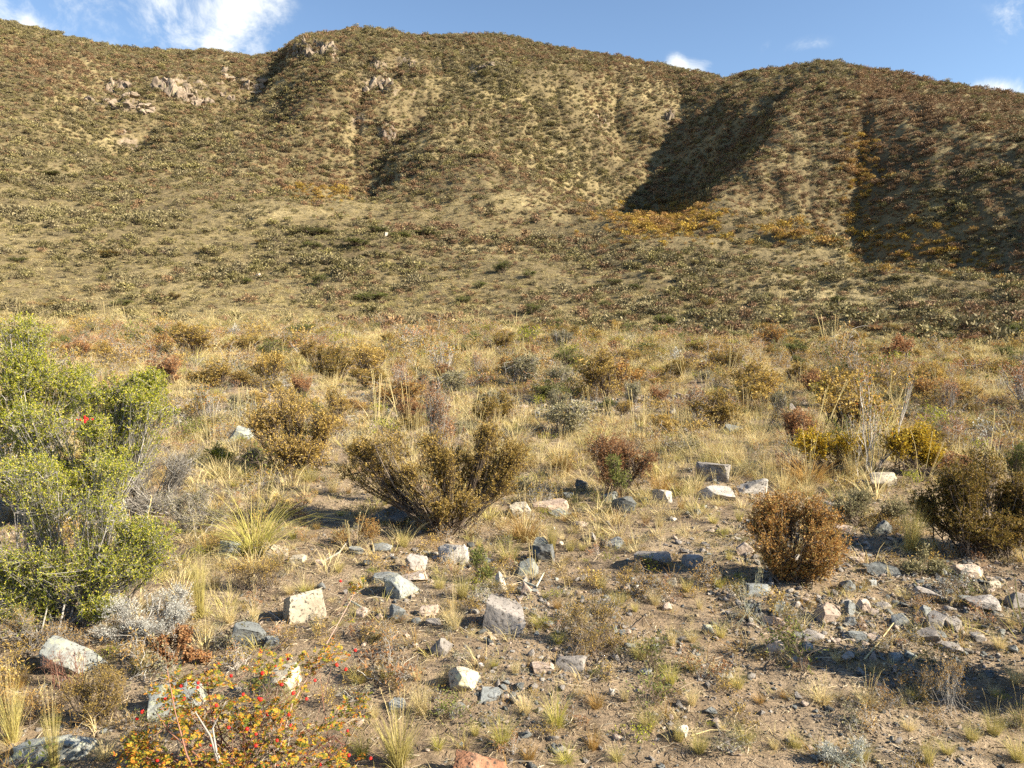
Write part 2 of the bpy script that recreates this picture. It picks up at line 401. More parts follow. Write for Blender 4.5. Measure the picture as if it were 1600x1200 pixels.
# ------------------------------------------------------------------ terrain: one sheet, ground inside the toe of the slope and hills beyond it
def build_terrain():
    A = np.concatenate([np.linspace(-math.pi, -.80, 60)[:-1], np.linspace(-.80, .80, 900), np.linspace(.80, math.pi, 60)[1:]])
    rt = TOE[1](A)
    gm, hm = ground_material(), hill_material()
    s1 = np.concatenate([np.linspace(0, 1, 420)])
    s2 = np.linspace(0, 1, 620)
    # ground rings: log spaced from .5 m to the toe
    R1 = .5 * (rt[:, None] / .5) ** s1[None]
    # hill rings: toe -> beyond the skyline -> the horizon
    k = np.concatenate([np.linspace(0, 1, 640), [1.05, 1.15, 1.3, 1.6, 2.2, 4.0, 9.0]])
    R2 = rt[:, None] + (370 - rt[:, None]) * k[None]
    for name, R, mat, lab in (('ground', R1, gm, None), ('hills', R2, hm, None)):
        X = R * np.sin(A)[:, None]; Y = R * np.cos(A)[:, None]
        Z = height(X, Y)
        V = np.stack([X, Y, Z], -1).reshape(-1, 3)
        na, nr = R.shape
        i, j = np.meshgrid(np.arange(na - 1), np.arange(nr - 1), indexing='ij')
        a = (i * nr + j).ravel()
        F = np.stack([a, a + 1, a + nr + 1, a + nr], -1)
        Fs = [F]
        if name == 'ground':
            V = np.concatenate([V, [[0, 0, 0]]])
            c = len(V) - 1
            ii = np.arange(na - 1)
            Fs.append(np.stack([ii * nr, ii * nr + nr, np.full(na - 1, c)], -1)[:, ::-1])
        # winding upward
        Fs = [f[:, ::-1] for f in Fs] if False else Fs
        o = mesh_np(name, V, Fs, mat, smooth=True)
        tag(o, kind='structure')
        me = o.data
        if name == 'hills':
            u, v, f = project(V[:, 0], V[:, 1], V[:, 2])
            ca = me.attributes.new('crag', 'FLOAT', 'POINT'); ca.data.foreach_set('value', (np.clip(crag_mask(u, v) * 2.2, 0, 1) * (f > 0)).astype(np.float32))
        if me.polygons[0].normal.z < 0:
            me.flip_normals()
build_terrain()

# ------------------------------------------------------------------ plant materials
def plant_mat(name, stops, inst=(.75, 1.25), trans=.25, rough=.75, hue=None):
    """colour differs from leaf to leaf (random per island) and from plant to plant (object random)"""
    m, nt, b = new_mat(name)
    L = nt.links.new
    geo = nd(nt, 'ShaderNodeNewGeometry'); oi = nd(nt, 'ShaderNodeObjectInfo')
    r = ramp(nt, stops); L(geo.outputs['Random Per Island'], r.inputs['Fac'])
    mr = nd(nt, 'ShaderNodeMapRange'); L(oi.outputs['Random'], mr.inputs['Value'])
    mr.inputs['To Min'].default_value, mr.inputs['To Max'].default_value = inst
    mx = nd(nt, 'ShaderNodeVectorMath', operation='SCALE'); L(r.outputs[0], mx.inputs[0]); L(mr.outputs[0], mx.inputs['Scale'])
    src = mx.outputs[0]
    if hue:                                     # second palette that some plants lean towards
        r2 = ramp(nt, hue); L(geo.outputs['Random Per Island'], r2.inputs['Fac'])
        f = nd(nt, 'ShaderNodeMath', operation='FRACT'); k = nd(nt, 'ShaderNodeMath', operation='MULTIPLY'); L(oi.outputs['Random'], k.inputs[0]); k.inputs[1].default_value = 7.31
        L(k.outputs[0], f.inputs[0])
        mh = nd(nt, 'ShaderNodeMix', data_type='RGBA'); L(f.outputs[0], mh.inputs['Factor']); L(mx.outputs[0], mh.inputs['A']); L(r2.outputs[0], mh.inputs['B'])
        src = mh.outputs['Result']
    L(src, b.inputs['Base Color'])
    b.inputs['Roughness'].default_value = rough
    if trans:
        tr = nd(nt, 'ShaderNodeBsdfTranslucent'); L(src, tr.inputs['Color'])
        ms = nd(nt, 'ShaderNodeMixShader'); ms.inputs['Fac'].default_value = trans
        L(b.outputs[0], ms.inputs[1]); L(tr.outputs[0], ms.inputs[2]); L(ms.outputs[0], nt.nodes['Material Output'].inputs['Surface'])
    return m

M = {}
M['bark'] = plant_mat("dark twig bark", [(0, (.07, .05, .035)), (.5, (.15, .11, .08)), (1, (.27, .22, .17))], trans=0)
M['grey_bark'] = plant_mat("grey weathered twigs", [(0, (.16, .14, .12)), (.5, (.32, .29, .25)), (1, (.50, .47, .42))], trans=0)
M['red_bark'] = plant_mat("reddish rose canes", [(0, (.16, .06, .04)), (.5, (.26, .12, .08)), (1, (.36, .26, .20))], trans=0)
M['ember'] = plant_mat("reddish brown leaves", [(0, (.22, .10, .025)), (.3, (.40, .20, .05)), (.6, (.54, .30, .09)), (.8, (.62, .43, .17)), (1, (.32, .28, .07))])
M['rust'] = plant_mat("rust brown leaves", [(0, (.21, .09, .04)), (.5, (.38, .185, .075)), (1, (.52, .33, .16))])
M['olive_brown'] = plant_mat("olive brown leaves", [(0, (.18, .13, .025)), (.4, (.37, .25, .055)), (.7, (.52, .35, .09)), (1, (.62, .46, .17))])
M['dark_olive'] = plant_mat("dark olive leaves with brown tips", [(0, (.09, .08, .015)), (.4, (.21, .155, .03)), (.75, (.36, .22, .05)), (1, (.44, .32, .09))])
M['green'] = plant_mat("dull green leaves", [(0, (.07, .09, .02)), (.5, (.15, .17, .04)), (1, (.28, .27, .08))])
M['lime'] = plant_mat("yellow green small leaves", [(0, (.08, .115, .012)), (.35, (.23, .265, .02)), (.7, (.44, .42, .035)), (.9, (.60, .52, .08)), (1, (.42, .34, .14))], trans=.35)
M['yellow'] = plant_mat("autumn yellow leaves", [(0, (.38, .25, .02)), (.5, (.66, .44, .04)), (.8, (.72, .52, .07)), (1, (.40, .38, .07))], trans=.35)
M['orange'] = plant_mat("autumn orange and yellow leaves", [(0, (.08, .11, .02)), (.3, (.22, .23, .035)), (.5, (.46, .34, .045)), (.7, (.58, .33, .04)), (.88, (.52, .19, .03)), (1, (.40, .10, .03))], trans=.35)
M['grey_green'] = plant_mat("grey green leaves", [(0, (.14, .13, .07)), (.5, (.26, .235, .12)), (1, (.42, .37, .21))])
M['silver'] = plant_mat("silver felted leaves", [(0, (.30, .29, .25)), (.5, (.46, .46, .41)), (1, (.60, .60, .55))])
M['straw'] = plant_mat("straw blades", [(0, (.44, .33, .15)), (.35, (.64, .51, .25)), (.7, (.74, .62, .34)), (1, (.54, .47, .20))], inst=(.85, 1.15), trans=.3)
M['gold'] = plant_mat("golden green blades", [(0, (.30, .25, .08)), (.4, (.50, .42, .14)), (.75, (.62, .53, .22)), (1, (.36, .34, .10))], inst=(.85, 1.15), trans=.3)
M['green_grass'] = plant_mat("yellow green blades", [(0, (.22, .22, .04)), (.5, (.44, .40, .09)), (1, (.60, .50, .18))], trans=.3)
M['brown_grass'] = plant_mat("rusty dry blades", [(0, (.22, .12, .03)), (.5, (.38, .23, .07)), (1, (.50, .36, .14))], trans=.3)
M['litter'] = plant_mat("dead straw and twig bits", [(0, (.12, .09, .06)), (.4, (.28, .22, .15)), (.8, (.46, .37, .24)), (1, (.55, .48, .36))], trans=0)
M['hip'] = plant_mat("red rose hips", [(0, (.45, .01, .02)), (1, (.62, .03, .02))], trans=0, rough=.3)
M['pale'] = plant_mat("pale felted stalks", [(0, (.40, .42, .30)), (1, (.62, .62, .50))], trans=.1)

# ------------------------------------------------------------------ plant geometry (numpy)
def unit(v):
    return v / np.maximum(np.linalg.norm(v, axis=-1, keepdims=True), 1e-9)

def bez(p0, p1, p2, s):
    t = np.linspace(0, 1, s)[None, :, None]
    return (1 - t) ** 2 * p0[:, None] + 2 * t * (1 - t) * p1[:, None] + t * t * p2[:, None]

def tubes(P, R, k):
    n, s, _ = P.shape
    T = unit(np.gradient(P, axis=1))
    ref = np.where(np.abs(T[..., 2:3]) > .9, np.array([1., 0, 0]), np.array([0, 0, 1.]))
    U = unit(np.cross(T, ref)); W = np.cross(T, U)
    a = np.arange(k) * 2 * np.pi / k
    V = P[:, :, None] + (U[:, :, None] * np.cos(a)[:, None] + W[:, :, None] * np.sin(a)[:, None]) * R[:, :, None, None]
    i, j, c = np.meshgrid(np.arange(n), np.arange(s - 1), np.arange(k), indexing='ij')
    b = i * s * k + j * k
    F = np.stack([b + c, b + (c + 1) % k, b + k + (c + 1) % k, b + k + c], -1).reshape(-1, 4)
    return V.reshape(-1, 3), F

def leaves(C, D, ln, wd, rng):
    """lens shaped leaves, one quad each"""
    n = len(C)
    D = unit(D); W = unit(np.cross(D, rng.normal(size=(n, 3))))
    ln = (ln * rng.uniform(.6, 1.25, n))[:, None]; wd = (wd * rng.uniform(.6, 1.25, n))[:, None]
    V = np.stack([C, C + D * ln * .5 + W * wd * .5, C + D * ln, C + D * ln * .5 - W * wd * .5], 1).reshape(-1, 3)
    return V, np.arange(4 * n).reshape(-1, 4)

def join(parts):
    Vs, Fs, o = [], [], 0
    for V, F in parts:
        Vs.append(V); Fs.append(F + o); o += len(V)
    return np.concatenate(Vs), np.concatenate(Fs)

def shrub_geo(seed, lobes, mains=16, twigs=260, sprigs=1500, per=9, leaf=(.012, .006), sprig=.06, base_r=.04, rad=.006, spread=.7, up=.3, flat=0.0, shell=.45, ragged=3):
    """multi-stemmed shrub: stems curve from the root to each lobe of the crown, twigs fill the lobes, sprigs carry the leaves.
    lobes: (cx, cy, cz, rx, ry, rz, weight)"""
    g = np.random.default_rng(seed)
    Lb = np.array(lobes, float)
    if ragged > 1:                                # each lobe breaks into smaller tufts, so that gaps show between them
        S_ = []
        for l in Lb:
            for _ in range(ragged):
                d_ = unit(g.normal(size=3)) * g.uniform(.25, .75)
                k_ = g.uniform(.5, .82)
                S_.append(np.r_[l[:3] + d_ * l[3:6] * .8, l[3:6] * k_, l[6] * g.uniform(.3, 1.3)])
        Lb = np.array(S_)
    w = Lb[:, 6] / Lb[:, 6].sum()
    def ell(n, li, k):
        d = unit(g.normal(size=(n, 3))); r = g.uniform(0, 1, n) ** k
        return Lb[li, :3] + d * r[:, None] * Lb[li, 3:6]
    li = g.choice(len(Lb), mains, p=w); li[:len(Lb)] = np.arange(len(Lb))[:mains]
    base = np.c_[g.normal(size=(mains, 2)) * base_r, np.full(mains, -.02)]
    tip = ell(mains, li, .6)
    ctl = base * .4 + tip * .6; ctl[:, 2] = tip[:, 2] * (.28 + flat * .0); ctl[:, :2] = tip[:, :2] * .62
    ctl += g.normal(size=ctl.shape) * .05 * np.linalg.norm(tip, axis=1, keepdims=True)
    S = 7
    PM = bez(base, ctl, tip, S); PM[:, 1:-1] += g.normal(size=(mains, S - 2, 3)) * rad * 1.6
    RM = rad * np.linspace(1, .4, S)[None] * g.uniform(.6, 1.2, (mains, 1))
    parts = [tubes(PM, RM, 5)]
    tl = g.choice(len(Lb), twigs, p=w)
    tt = ell(twigs, tl, shell)
    tt[:, 2] = np.maximum(tt[:, 2], .02)
    cand = np.array([g.choice(np.flatnonzero(li == l)) if (li == l).any() else g.integers(mains) for l in tl])
    st = PM[cand, g.integers(2, S, twigs)]
    mid = (st + tt) / 2 + np.c_[np.zeros((twigs, 2)), -np.linalg.norm(tt - st, axis=1) * .12] + g.normal(size=(twigs, 3)) * .02
    PT = bez(st, mid, tt, 5)
    RT = rad * .42 * np.linspace(1, .35, 5)[None] * np.ones((twigs, 1))
    parts.append(tubes(PT, RT, 3))
    si = g.integers(0, twigs, sprigs); sj = g.integers(2, 5, sprigs)
    s0 = PT[si, sj]
    sd = unit(unit(PT[si, 4] - PT[si, 2]) * .7 + g.normal(size=(sprigs, 3)) * .55 + np.array([0, 0, up]))
    sl = sprig * g.uniform(.4, 1.3, sprigs)[:, None]
    s1 = s0 + sd * sl
    PS = np.stack([s0, s1], 1); RS = np.tile(np.array([[rad * .16, rad * .07]]), (sprigs, 1))
    parts.append(tubes(PS, RS, 3))
    k = np.repeat(np.arange(sprigs), per); t = g.uniform(.15, 1.05, len(k))[:, None]
    C = s0[k] + sd[k] * sl[k] * t
    D = sd[k] + g.normal(size=(len(k), 3)) * spread
    lv = leaves(C, D, leaf[0], leaf[1], g)
    return join(parts), lv

def blades_geo(seed, n, h, base_r, tilt, droop, wd, s=5, hmin=.45):
    g = np.random.default_rng(seed)
    a = g.uniform(0, 2 * np.pi, n); rr = np.sqrt(g.uniform(0, 1, n)) * base_r
    B = np.c_[np.cos(a) * rr, np.sin(a) * rr, np.full(n, -.01)]
    a2 = a + g.normal(size=n) * .5
    th = np.abs(g.normal(size=n)) * tilt * .6 + tilt * .25 * g.uniform(0, 1, n) + tilt * .3 * rr / max(base_r, 1e-6)
    L = h * g.uniform(hmin, 1, n)
    t = np.linspace(0, 1, s)[None, :]
    dr = droop * g.uniform(.3, 1.3, n)[:, None]
    hor = np.sin(th)[:, None] * t + dr * t ** 2.4 * .8
    ver = np.cos(th)[:, None] * t - dr * t ** 2.6 * .55
    out = np.stack([np.cos(a2), np.sin(a2), np.zeros(n)], -1)
    P = B[:, None] + L[:, None, None] * (out[:, None] * hor[..., None] + np.array([0, 0, 1.])[None, None] * ver[..., None])
    f = g.uniform(0, np.pi, n)
    W = np.stack([np.cos(f), np.sin(f), np.zeros(n)], -1)[:, None] * (wd * np.array([1, 1, .85, .6, .2])[:s][None, :, None] if s == 5 else wd * np.linspace(1, .25, s)[None, :, None])
    V = np.stack([P - W / 2, P + W / 2], 2).reshape(-1, 3)
    i, j = np.meshgrid(np.arange(n), np.arange(s - 1), indexing='ij')
    b = (i * s + j).ravel() * 2
    return V, np.stack([b, b + 1, b + 3, b + 2], -1)

def heads_geo(seed, n, h, base_r, tilt, wd=.0016, head=.05):
    """tall flowering stalks, each with a thin seed head"""
    g = np.random.default_rng(seed)
    a = g.uniform(0, 2 * np.pi, n); rr = g.uniform(0, 1, n) * base_r
    th = np.abs(g.normal(size=n)) * tilt; L = h * g.uniform(.7, 1, n)
    p0 = np.c_[np.cos(a) * rr, np.sin(a) * rr, np.zeros(n)]
    d = np.c_[np.cos(a) * np.sin(th), np.sin(a) * np.sin(th), np.cos(th)]
    p2 = p0 + d * L[:, None]; p1 = p0 + np.c_[d[:, :2] * .3, d[:, 2:] * .6] * L[:, None]
    P = bez(p0, p1, p2, 5)
    parts = [tubes(P, np.full((n, 5), wd), 3)]
    k = np.repeat(np.arange(n), 14); t = g.uniform(0, 1, len(k))[:, None]
    C = P[k, -1] - unit(P[k, -1] - P[k, -2]) * head * t * 1.6
    parts.append(leaves(C, d[k] + g.normal(size=(len(k), 3)) * .35, head * .35, wd * 2.2, g))
    return join(parts)

# icosphere templates, then plane cuts and noise give angular stones
def ico(sub):
    import bmesh
    bm = bmesh.new(); bmesh.ops.create_icosphere(bm, subdivisions=sub, radius=1)
    V = np.array([v.co[:] for v in bm.verts]); F = np.array([[v.index for v in f.verts] for f in bm.faces]); bm.free()
    return V, F
ICO = {k: ico(k) for k in (2, 3, 4, 5, 6)}

def noise3(P, f, seed):
    return (fbm(P[:, 0] * f + P[:, 2] * f * .7, P[:, 1] * f - P[:, 2] * f * .6, seed, 4) + fbm(P[:, 2] * f + 9, P[:, 0] * f * .8 + P[:, 1] * f * .5, seed + 3, 4)) * .5

def stone_geo(seed, dims, sub=3, cuts=14, rough=.05, rot=0.0, tilt=(0, 0), wedge=0.0, strata=0.0, box=0.0):
    g = np.random.default_rng(seed)
    V, F = ICO[sub]; V = V.copy() * 1.3
    cuts = max(cuts, 6)
    i = np.arange(cuts) + .5                      # planes spread over the sphere, then jittered: an angular block
    ph = np.arccos(1 - 2 * i / cuts); th = np.pi * (1 + 5 ** .5) * i
    N = unit(np.stack([np.cos(th) * np.sin(ph), np.sin(th) * np.sin(ph), np.cos(ph)], -1) + g.normal(size=(cuts, 3)) * .42)
    if box:                                       # blocky stone: six main faces, then knocked-off corners
        N = np.concatenate([unit(np.array([[1, 0, 0], [-1, 0, 0], [0, 1, 0], [0, -1, 0], [0, 0, 1], [0, 0, -1.]]) + g.normal(size=(6, 3)) * box), N[:7]])
    for q_, n in enumerate(N):
        d = g.uniform(.38, .86) if not box else (g.uniform(.5, .68) if q_ < 6 else g.uniform(.74, .98))
        q = V @ n; V -= n[None] * (np.maximum(q - d, 0) * .985)[:, None]
    V += unit(V) * (noise3(V + seed, 1.6, seed) * rough * 1.7 + noise3(V, 4, seed + 5) * rough * 1.3 + noise3(V, 12, seed + 6) * rough * .6)[:, None]
    if strata:
        V[:, 2] += np.round(V[:, 2] * 6 + noise3(V, 1.5, seed + 2) * 1.5) / 6 * strata - V[:, 2] * strata
    V /= np.abs(V).max(0)
    if wedge:
        V[:, 2] *= 1 - wedge * np.clip(V[:, 0] * .5 + .5, 0, 1)
    V = V * np.array(dims) / 2
    Rm = np.array(Matrix.Rotation(rot, 3, 'Z') @ Matrix.Rotation(tilt[0], 3, 'X') @ Matrix.Rotation(tilt[1], 3, 'Y'))
    return V @ Rm.T, F

def rock_mat(name, stops, lichen=None, lich_amt=.5, scale=6., bump=.6, speck=(.06, .05, .04), streak=0.0):
    m, nt, b = new_mat(name)
    L = nt.links.new
    tc = nd(nt, 'ShaderNodeTexCoord'); oi = nd(nt, 'ShaderNodeObjectInfo')
    ad = nd(nt, 'ShaderNodeVectorMath', operation='ADD'); L(tc.outputs['Object'], ad.inputs[0])
    rs = nd(nt, 'ShaderNodeVectorMath', operation='SCALE'); rs.inputs[0].default_value = (13, 7, 5); L(oi.outputs['Random'], rs.inputs['Scale']); L(rs.outputs[0], ad.inputs[1])
    mp = nd(nt, 'ShaderNodeMapping'); L(ad.outputs[0], mp.inputs['Vector']); mp.inputs['Scale'].default_value = (1, 1, 1 + streak * 4)
    n1 = nd(nt, 'ShaderNodeTexNoise', i_Scale=scale, i_Detail=8.0, i_Roughness=.65); L(mp.outputs[0], n1.inputs['Vector'])
    n2 = nd(nt, 'ShaderNodeTexNoise', i_Scale=scale * 11, i_Detail=5.0, i_Roughness=.7); L(ad.outputs[0], n2.inputs['Vector'])
    r1 = ramp(nt, stops); L(n1.outputs['Fac'], r1.inputs['Fac'])
    sp_ = ramp(nt, [(.37, (1, 1, 1)), (.46, (0, 0, 0))]); L(n2.outputs['Fac'], sp_.inputs['Fac'])
    mx = nd(nt, 'ShaderNodeMix', data_type='RGBA'); L(sp_.outputs[0], mx.inputs['Factor']); L(r1.outputs[0], mx.inputs['A']); mx.inputs['B'].default_value = (*speck, 1)
    src = mx.outputs['Result']
    if lichen:
        n3 = nd(nt, 'ShaderNodeTexNoise', i_Scale=scale * 2.6, i_Detail=6.0, i_Roughness=.75); L(ad.outputs[0], n3.inputs['Vector'])
        lr = ramp(nt, [(1 - lich_amt, (0, 0, 0)), (min(1 - lich_amt + .06, 1), (1, 1, 1))]); L(n3.outputs['Fac'], lr.inputs['Fac'])
        ml = nd(nt, 'ShaderNodeMix', data_type='RGBA'); L(lr.outputs[0], ml.inputs['Factor']); L(src, ml.inputs['A']); ml.inputs['B'].default_value = (*lichen, 1)
        src = ml.outputs['Result']
    va = nd(nt, 'ShaderNodeMapRange'); L(oi.outputs['Random'], va.inputs['Value']); va.inputs['To Min'].default_value = .82; va.inputs['To Max'].default_value = 1.15
    sc_ = nd(nt, 'ShaderNodeVectorMath', operation='SCALE'); L(src, sc_.inputs[0]); L(va.outputs[0], sc_.inputs['Scale'])
    L(sc_.outputs[0], b.inputs['Base Color'])
    bm = nd(nt, 'ShaderNodeBump'); bm.inputs['Strength'].default_value = bump; bm.inputs['Distance'].default_value = .02
    L(n1.outputs['Fac'], bm.inputs['Height'])
    bm2 = nd(nt, 'ShaderNodeBump'); bm2.inputs['Strength'].default_value = bump; bm2.inputs['Distance'].default_value = .006
    L(n2.outputs['Fac'], bm2.inputs['Height']); L(bm.outputs[0], bm2.inputs['Normal']); L(bm2.outputs[0], b.inputs['Normal'])
    return m

R = {}
R['cream'] = rock_mat("cream rock with pale lichen", [(.3, (.32, .265, .19)), (.5, (.45, .39, .29)), (.7, (.57, .50, .385))], lichen=(.56, .54, .34), lich_amt=.42)
R['white'] = rock_mat("white rock", [(.3, (.32, .285, .24)), (.5, (.45, .41, .355)), (.7, (.58, .53, .47))], lichen=(.45, .43, .38), lich_amt=.38)
R['slate'] = rock_mat("blue grey slate", [(.3, (.14, .145, .14)), (.5, (.215, .225, .215)), (.7, (.31, .315, .30))], lichen=(.42, .43, .38), lich_amt=.36, streak=.6)
R['grey'] = rock_mat("grey rock", [(.3, (.19, .165, .145)), (.5, (.29, .26, .23)), (.7, (.42, .375, .33))], lichen=(.50, .50, .38), lich_amt=.38)
R['pink'] = rock_mat("pinkish tan rock", [(.3, (.34, .25, .19)), (.5, (.47, .37, .29)), (.7, (.58, .48, .39))], lichen=(.55, .52, .40), lich_amt=.34)
R['lichen'] = rock_mat("grey rock crusted with yellow green lichen", [(.3, (.17, .18, .165)), (.5, (.25, .26, .24)), (.7, (.34, .35, .31))], lichen=(.42, .42, .27), lich_amt=.46)
R['dark'] = rock_mat("dark shaly rock", [(.3, (.06, .06, .055)), (.5, (.11, .115, .11)), (.7, (.19, .19, .18))], lichen=(.30, .32, .26), lich_amt=.36, streak=.6)
R['orange'] = rock_mat("rough orange brown rock", [(.3, (.15, .075, .04)), (.5, (.28, .14, .08)), (.7, (.40, .24, .15))], lichen=(.42, .30, .22), lich_amt=.3, bump=1.0)
R['soil'] = rock_mat("dry soil crumbs", [(.3, (.22, .165, .105)), (.5, (.31, .245, .16)), (.7, (.40, .33, .23))], scale=2.)
R['outcrop'] = rock_mat("weathered pinkish outcrop", [(.3, (.13, .10, .075)), (.5, (.25, .195, .145)), (.7, (.40, .315, .235))], scale=.35, speck=(.12, .09, .06), lichen=(.24, .23, .13), lich_amt=.44, bump=1.0)

# ------------------------------------------------------------------ placing
def put(o, x, y, z, rz=0.0, s=1.0):
    o.location = (x, y, z); o.rotation_euler = (0, 0, rz); o.scale = (s, s, s) if np.isscalar(s) else s
    return o

def empty(name, x, y, z, rz=0.0, s=1.0):
    o = bpy.data.objects.new(name, None); COL.objects.link(o)
    o.empty_display_size = .1
    return put(o, x, y, z, rz, s)

PLACED = []          # (object, u, v, half width px, short noun phrase)
def depth_at(x, y, z):
    return float(project(x, y, z)[2])

def hero_shrub(name, label, cat, base, lobes, leaf_m, bark_m='bark', seed=1, group=None, depth=None, phrase=None, **kw):
    """lobes in photo pixels (u, v, dy metres, half width, half height, weight), turned into metres at the shrub's own distance"""
    x, y, z = ground_at(*base)
    s = depth_at(x, y, z) / FPX
    Ls = [((u - base[0]) * s, dy, (base[1] - v) * s, ru * s, (ru * .8) * s, rv * s, w) for (u, v, dy, ru, rv, w) in lobes]
    root = empty(name, x, y, z)
    br, lv = shrub_geo(seed, Ls, **kw)
    mesh_np('branches', br[0], br[1], M[bark_m], root, smooth=True)
    if len(lv[0]):
        mesh_np('foliage', lv[0], lv[1], M[leaf_m], root)
    tag(root, label, cat, group)
    PLACED.append((root, base[0], base[1], max(l[3] for l in lobes), phrase))
    return root

# ------------------------------------------------------------------ uncounted cover: geometry-node scatter of real plant and stone shapes
def scatter(name, protos, P, rot, scl, idx, kind='stuff', label=None, cat=None):
    coll = bpy.data.collections.new(name + " shapes")
    for i, p in enumerate(protos):
        p.name = f"{name}_{i:02d}"
        coll.objects.link(p)
    order = sorted(range(len(protos)), key=lambda i: protos[i].name)
    me = bpy.data.meshes.new(name)
    me.vertices.add(len(P)); me.vertices.foreach_set('co', np.asarray(P, np.float32).ravel())
    for an, ty, da in (('rot', 'FLOAT_VECTOR', rot), ('scl', 'FLOAT_VECTOR', scl)):
        a = me.attributes.new(an, ty, 'POINT'); a.data.foreach_set('vector', np.asarray(da, np.float32).ravel())
    a = me.attributes.new('idx', 'INT', 'POINT'); a.data.foreach_set('value', np.asarray(idx, np.int32))
    o = bpy.data.objects.new(name, me); COL.objects.link(o)
    ng = bpy.data.node_groups.new(name, 'GeometryNodeTree')
    ng.interface.new_socket('Geometry', in_out='INPUT', socket_type='NodeSocketGeometry')
    ng.interface.new_socket('Geometry', in_out='OUTPUT', socket_type='NodeSocketGeometry')
    gi, go = ng.nodes.new('NodeGroupInput'), ng.nodes.new('NodeGroupOutput')
    ci = ng.nodes.new('GeometryNodeCollectionInfo'); ci.inputs['Collection'].default_value = coll
    ci.inputs['Separate Children'].default_value = True; ci.inputs['Reset Children'].default_value = True
    ip = ng.nodes.new('GeometryNodeInstanceOnPoints'); ip.inputs['Pick Instance'].default_value = True
    def attr(n, t):
        q = ng.nodes.new('GeometryNodeInputNamedAttribute'); q.data_type = t; q.inputs['Name'].default_value = n
        return q.outputs['Attribute']
    L = ng.links.new
    L(gi.outputs[0], ip.inputs['Points']); L(ci.outputs[0], ip.inputs['Instance'])
    L(attr('idx', 'INT'), ip.inputs['Instance Index']); L(attr('rot', 'FLOAT_VECTOR'), ip.inputs['Rotation']); L(attr('scl', 'FLOAT_VECTOR'), ip.inputs['Scale'])
    L(ip.outputs[0], go.inputs[0])
    md = o.modifiers.new('scatter', 'NODES'); md.node_group = ng
    tag(o, label, cat, kind=kind)
    return o

def dome_geo(seed, n, leaf, w=1.0, h=.7, lobes=6, up=.5, lobe_r=.34):
    """low resolution crown for far scrub: leaf clumps through the volume of a few overlapping lobes, plus twigs to the ground"""
    g = np.random.default_rng(seed)
    a = g.uniform(0, 2 * np.pi, lobes); rr = np.sqrt(g.uniform(0, 1, lobes)) * w * .3
    C0 = np.c_[np.cos(a) * rr, np.sin(a) * rr, g.uniform(.35, .68, lobes) * h]
    R0 = np.c_[g.uniform(.6, 1.1, (lobes, 2)) * w * lobe_r, g.uniform(.6, 1, lobes) * h * .42]
    li = g.integers(0, lobes, n)
    d = unit(g.normal(size=(n, 3)) + np.array([0, 0, .25]))
    r = g.uniform(0, 1, n) ** .42
    P = C0[li] + d * R0[li] * r[:, None]
    P[:, 2] = np.maximum(P[:, 2], .02)
    D = d * .6 + g.normal(size=(n, 3)) * .6 + np.array([0, 0, up])
    lv = leaves(P, D, leaf * 1.5, leaf * .8, g)
    nt_ = 14
    ti = g.integers(0, n, nt_)
    st = tubes(bez(np.c_[g.normal(size=(nt_, 2)) * .04, np.zeros(nt_)], P[ti] * [.5, .5, .5], P[ti], 4), np.full((nt_, 4), .008), 3)
    return lv, st

def proto(name, geos, mats):
    V, F, mi, o = [], [], [], 0
    for k, (v, f) in enumerate(geos):
        V.append(v); F.append(f + o); o += len(v); mi.append(np.full(len(f), k))
    return mesh_np(name, np.concatenate(V), np.concatenate(F), None, link=False, mats=mats, mi=np.concatenate(mi))

SAGE = plant_mat("hillside scrub olive", [(0, (.08, .074, .025)), (.4, (.165, .145, .05)), (.75, (.27, .225, .085)), (1, (.38, .32, .15))], inst=(.6, 1.35), trans=.12,
                 hue=[(0, (.11, .09, .05)), (.5, (.235, .195, .11)), (1, (.34, .285, .17))])
BROWN = plant_mat("hillside scrub brown", [(0, (.115, .07, .035)), (.5, (.25, .16, .08)), (1, (.41, .28, .145))], inst=(.65, 1.3), trans=.12,
                  hue=[(0, (.11, .065, .04)), (.5, (.24, .14, .08)), (1, (.36, .25, .15))])
OCHRE = plant_mat("hillside scrub ochre yellow", [(0, (.22, .14, .02)), (.5, (.40, .27, .04)), (1, (.52, .38, .08))], inst=(.7, 1.2), trans=.2,
                  hue=[(0, (.22, .11, .04)), (.5, (.36, .20, .08)), (1, (.44, .30, .14))])
HGRASS = plant_mat("hillside dry grass", [(0, (.30, .24, .11)), (.5, (.46, .38, .19)), (1, (.58, .49, .27))], inst=(.75, 1.15), trans=.2)

def zone(u, v, cu, cv, ru, rv):
    return np.exp(-(((u - cu) / ru) ** 2 + ((v - cv) / rv) ** 2))

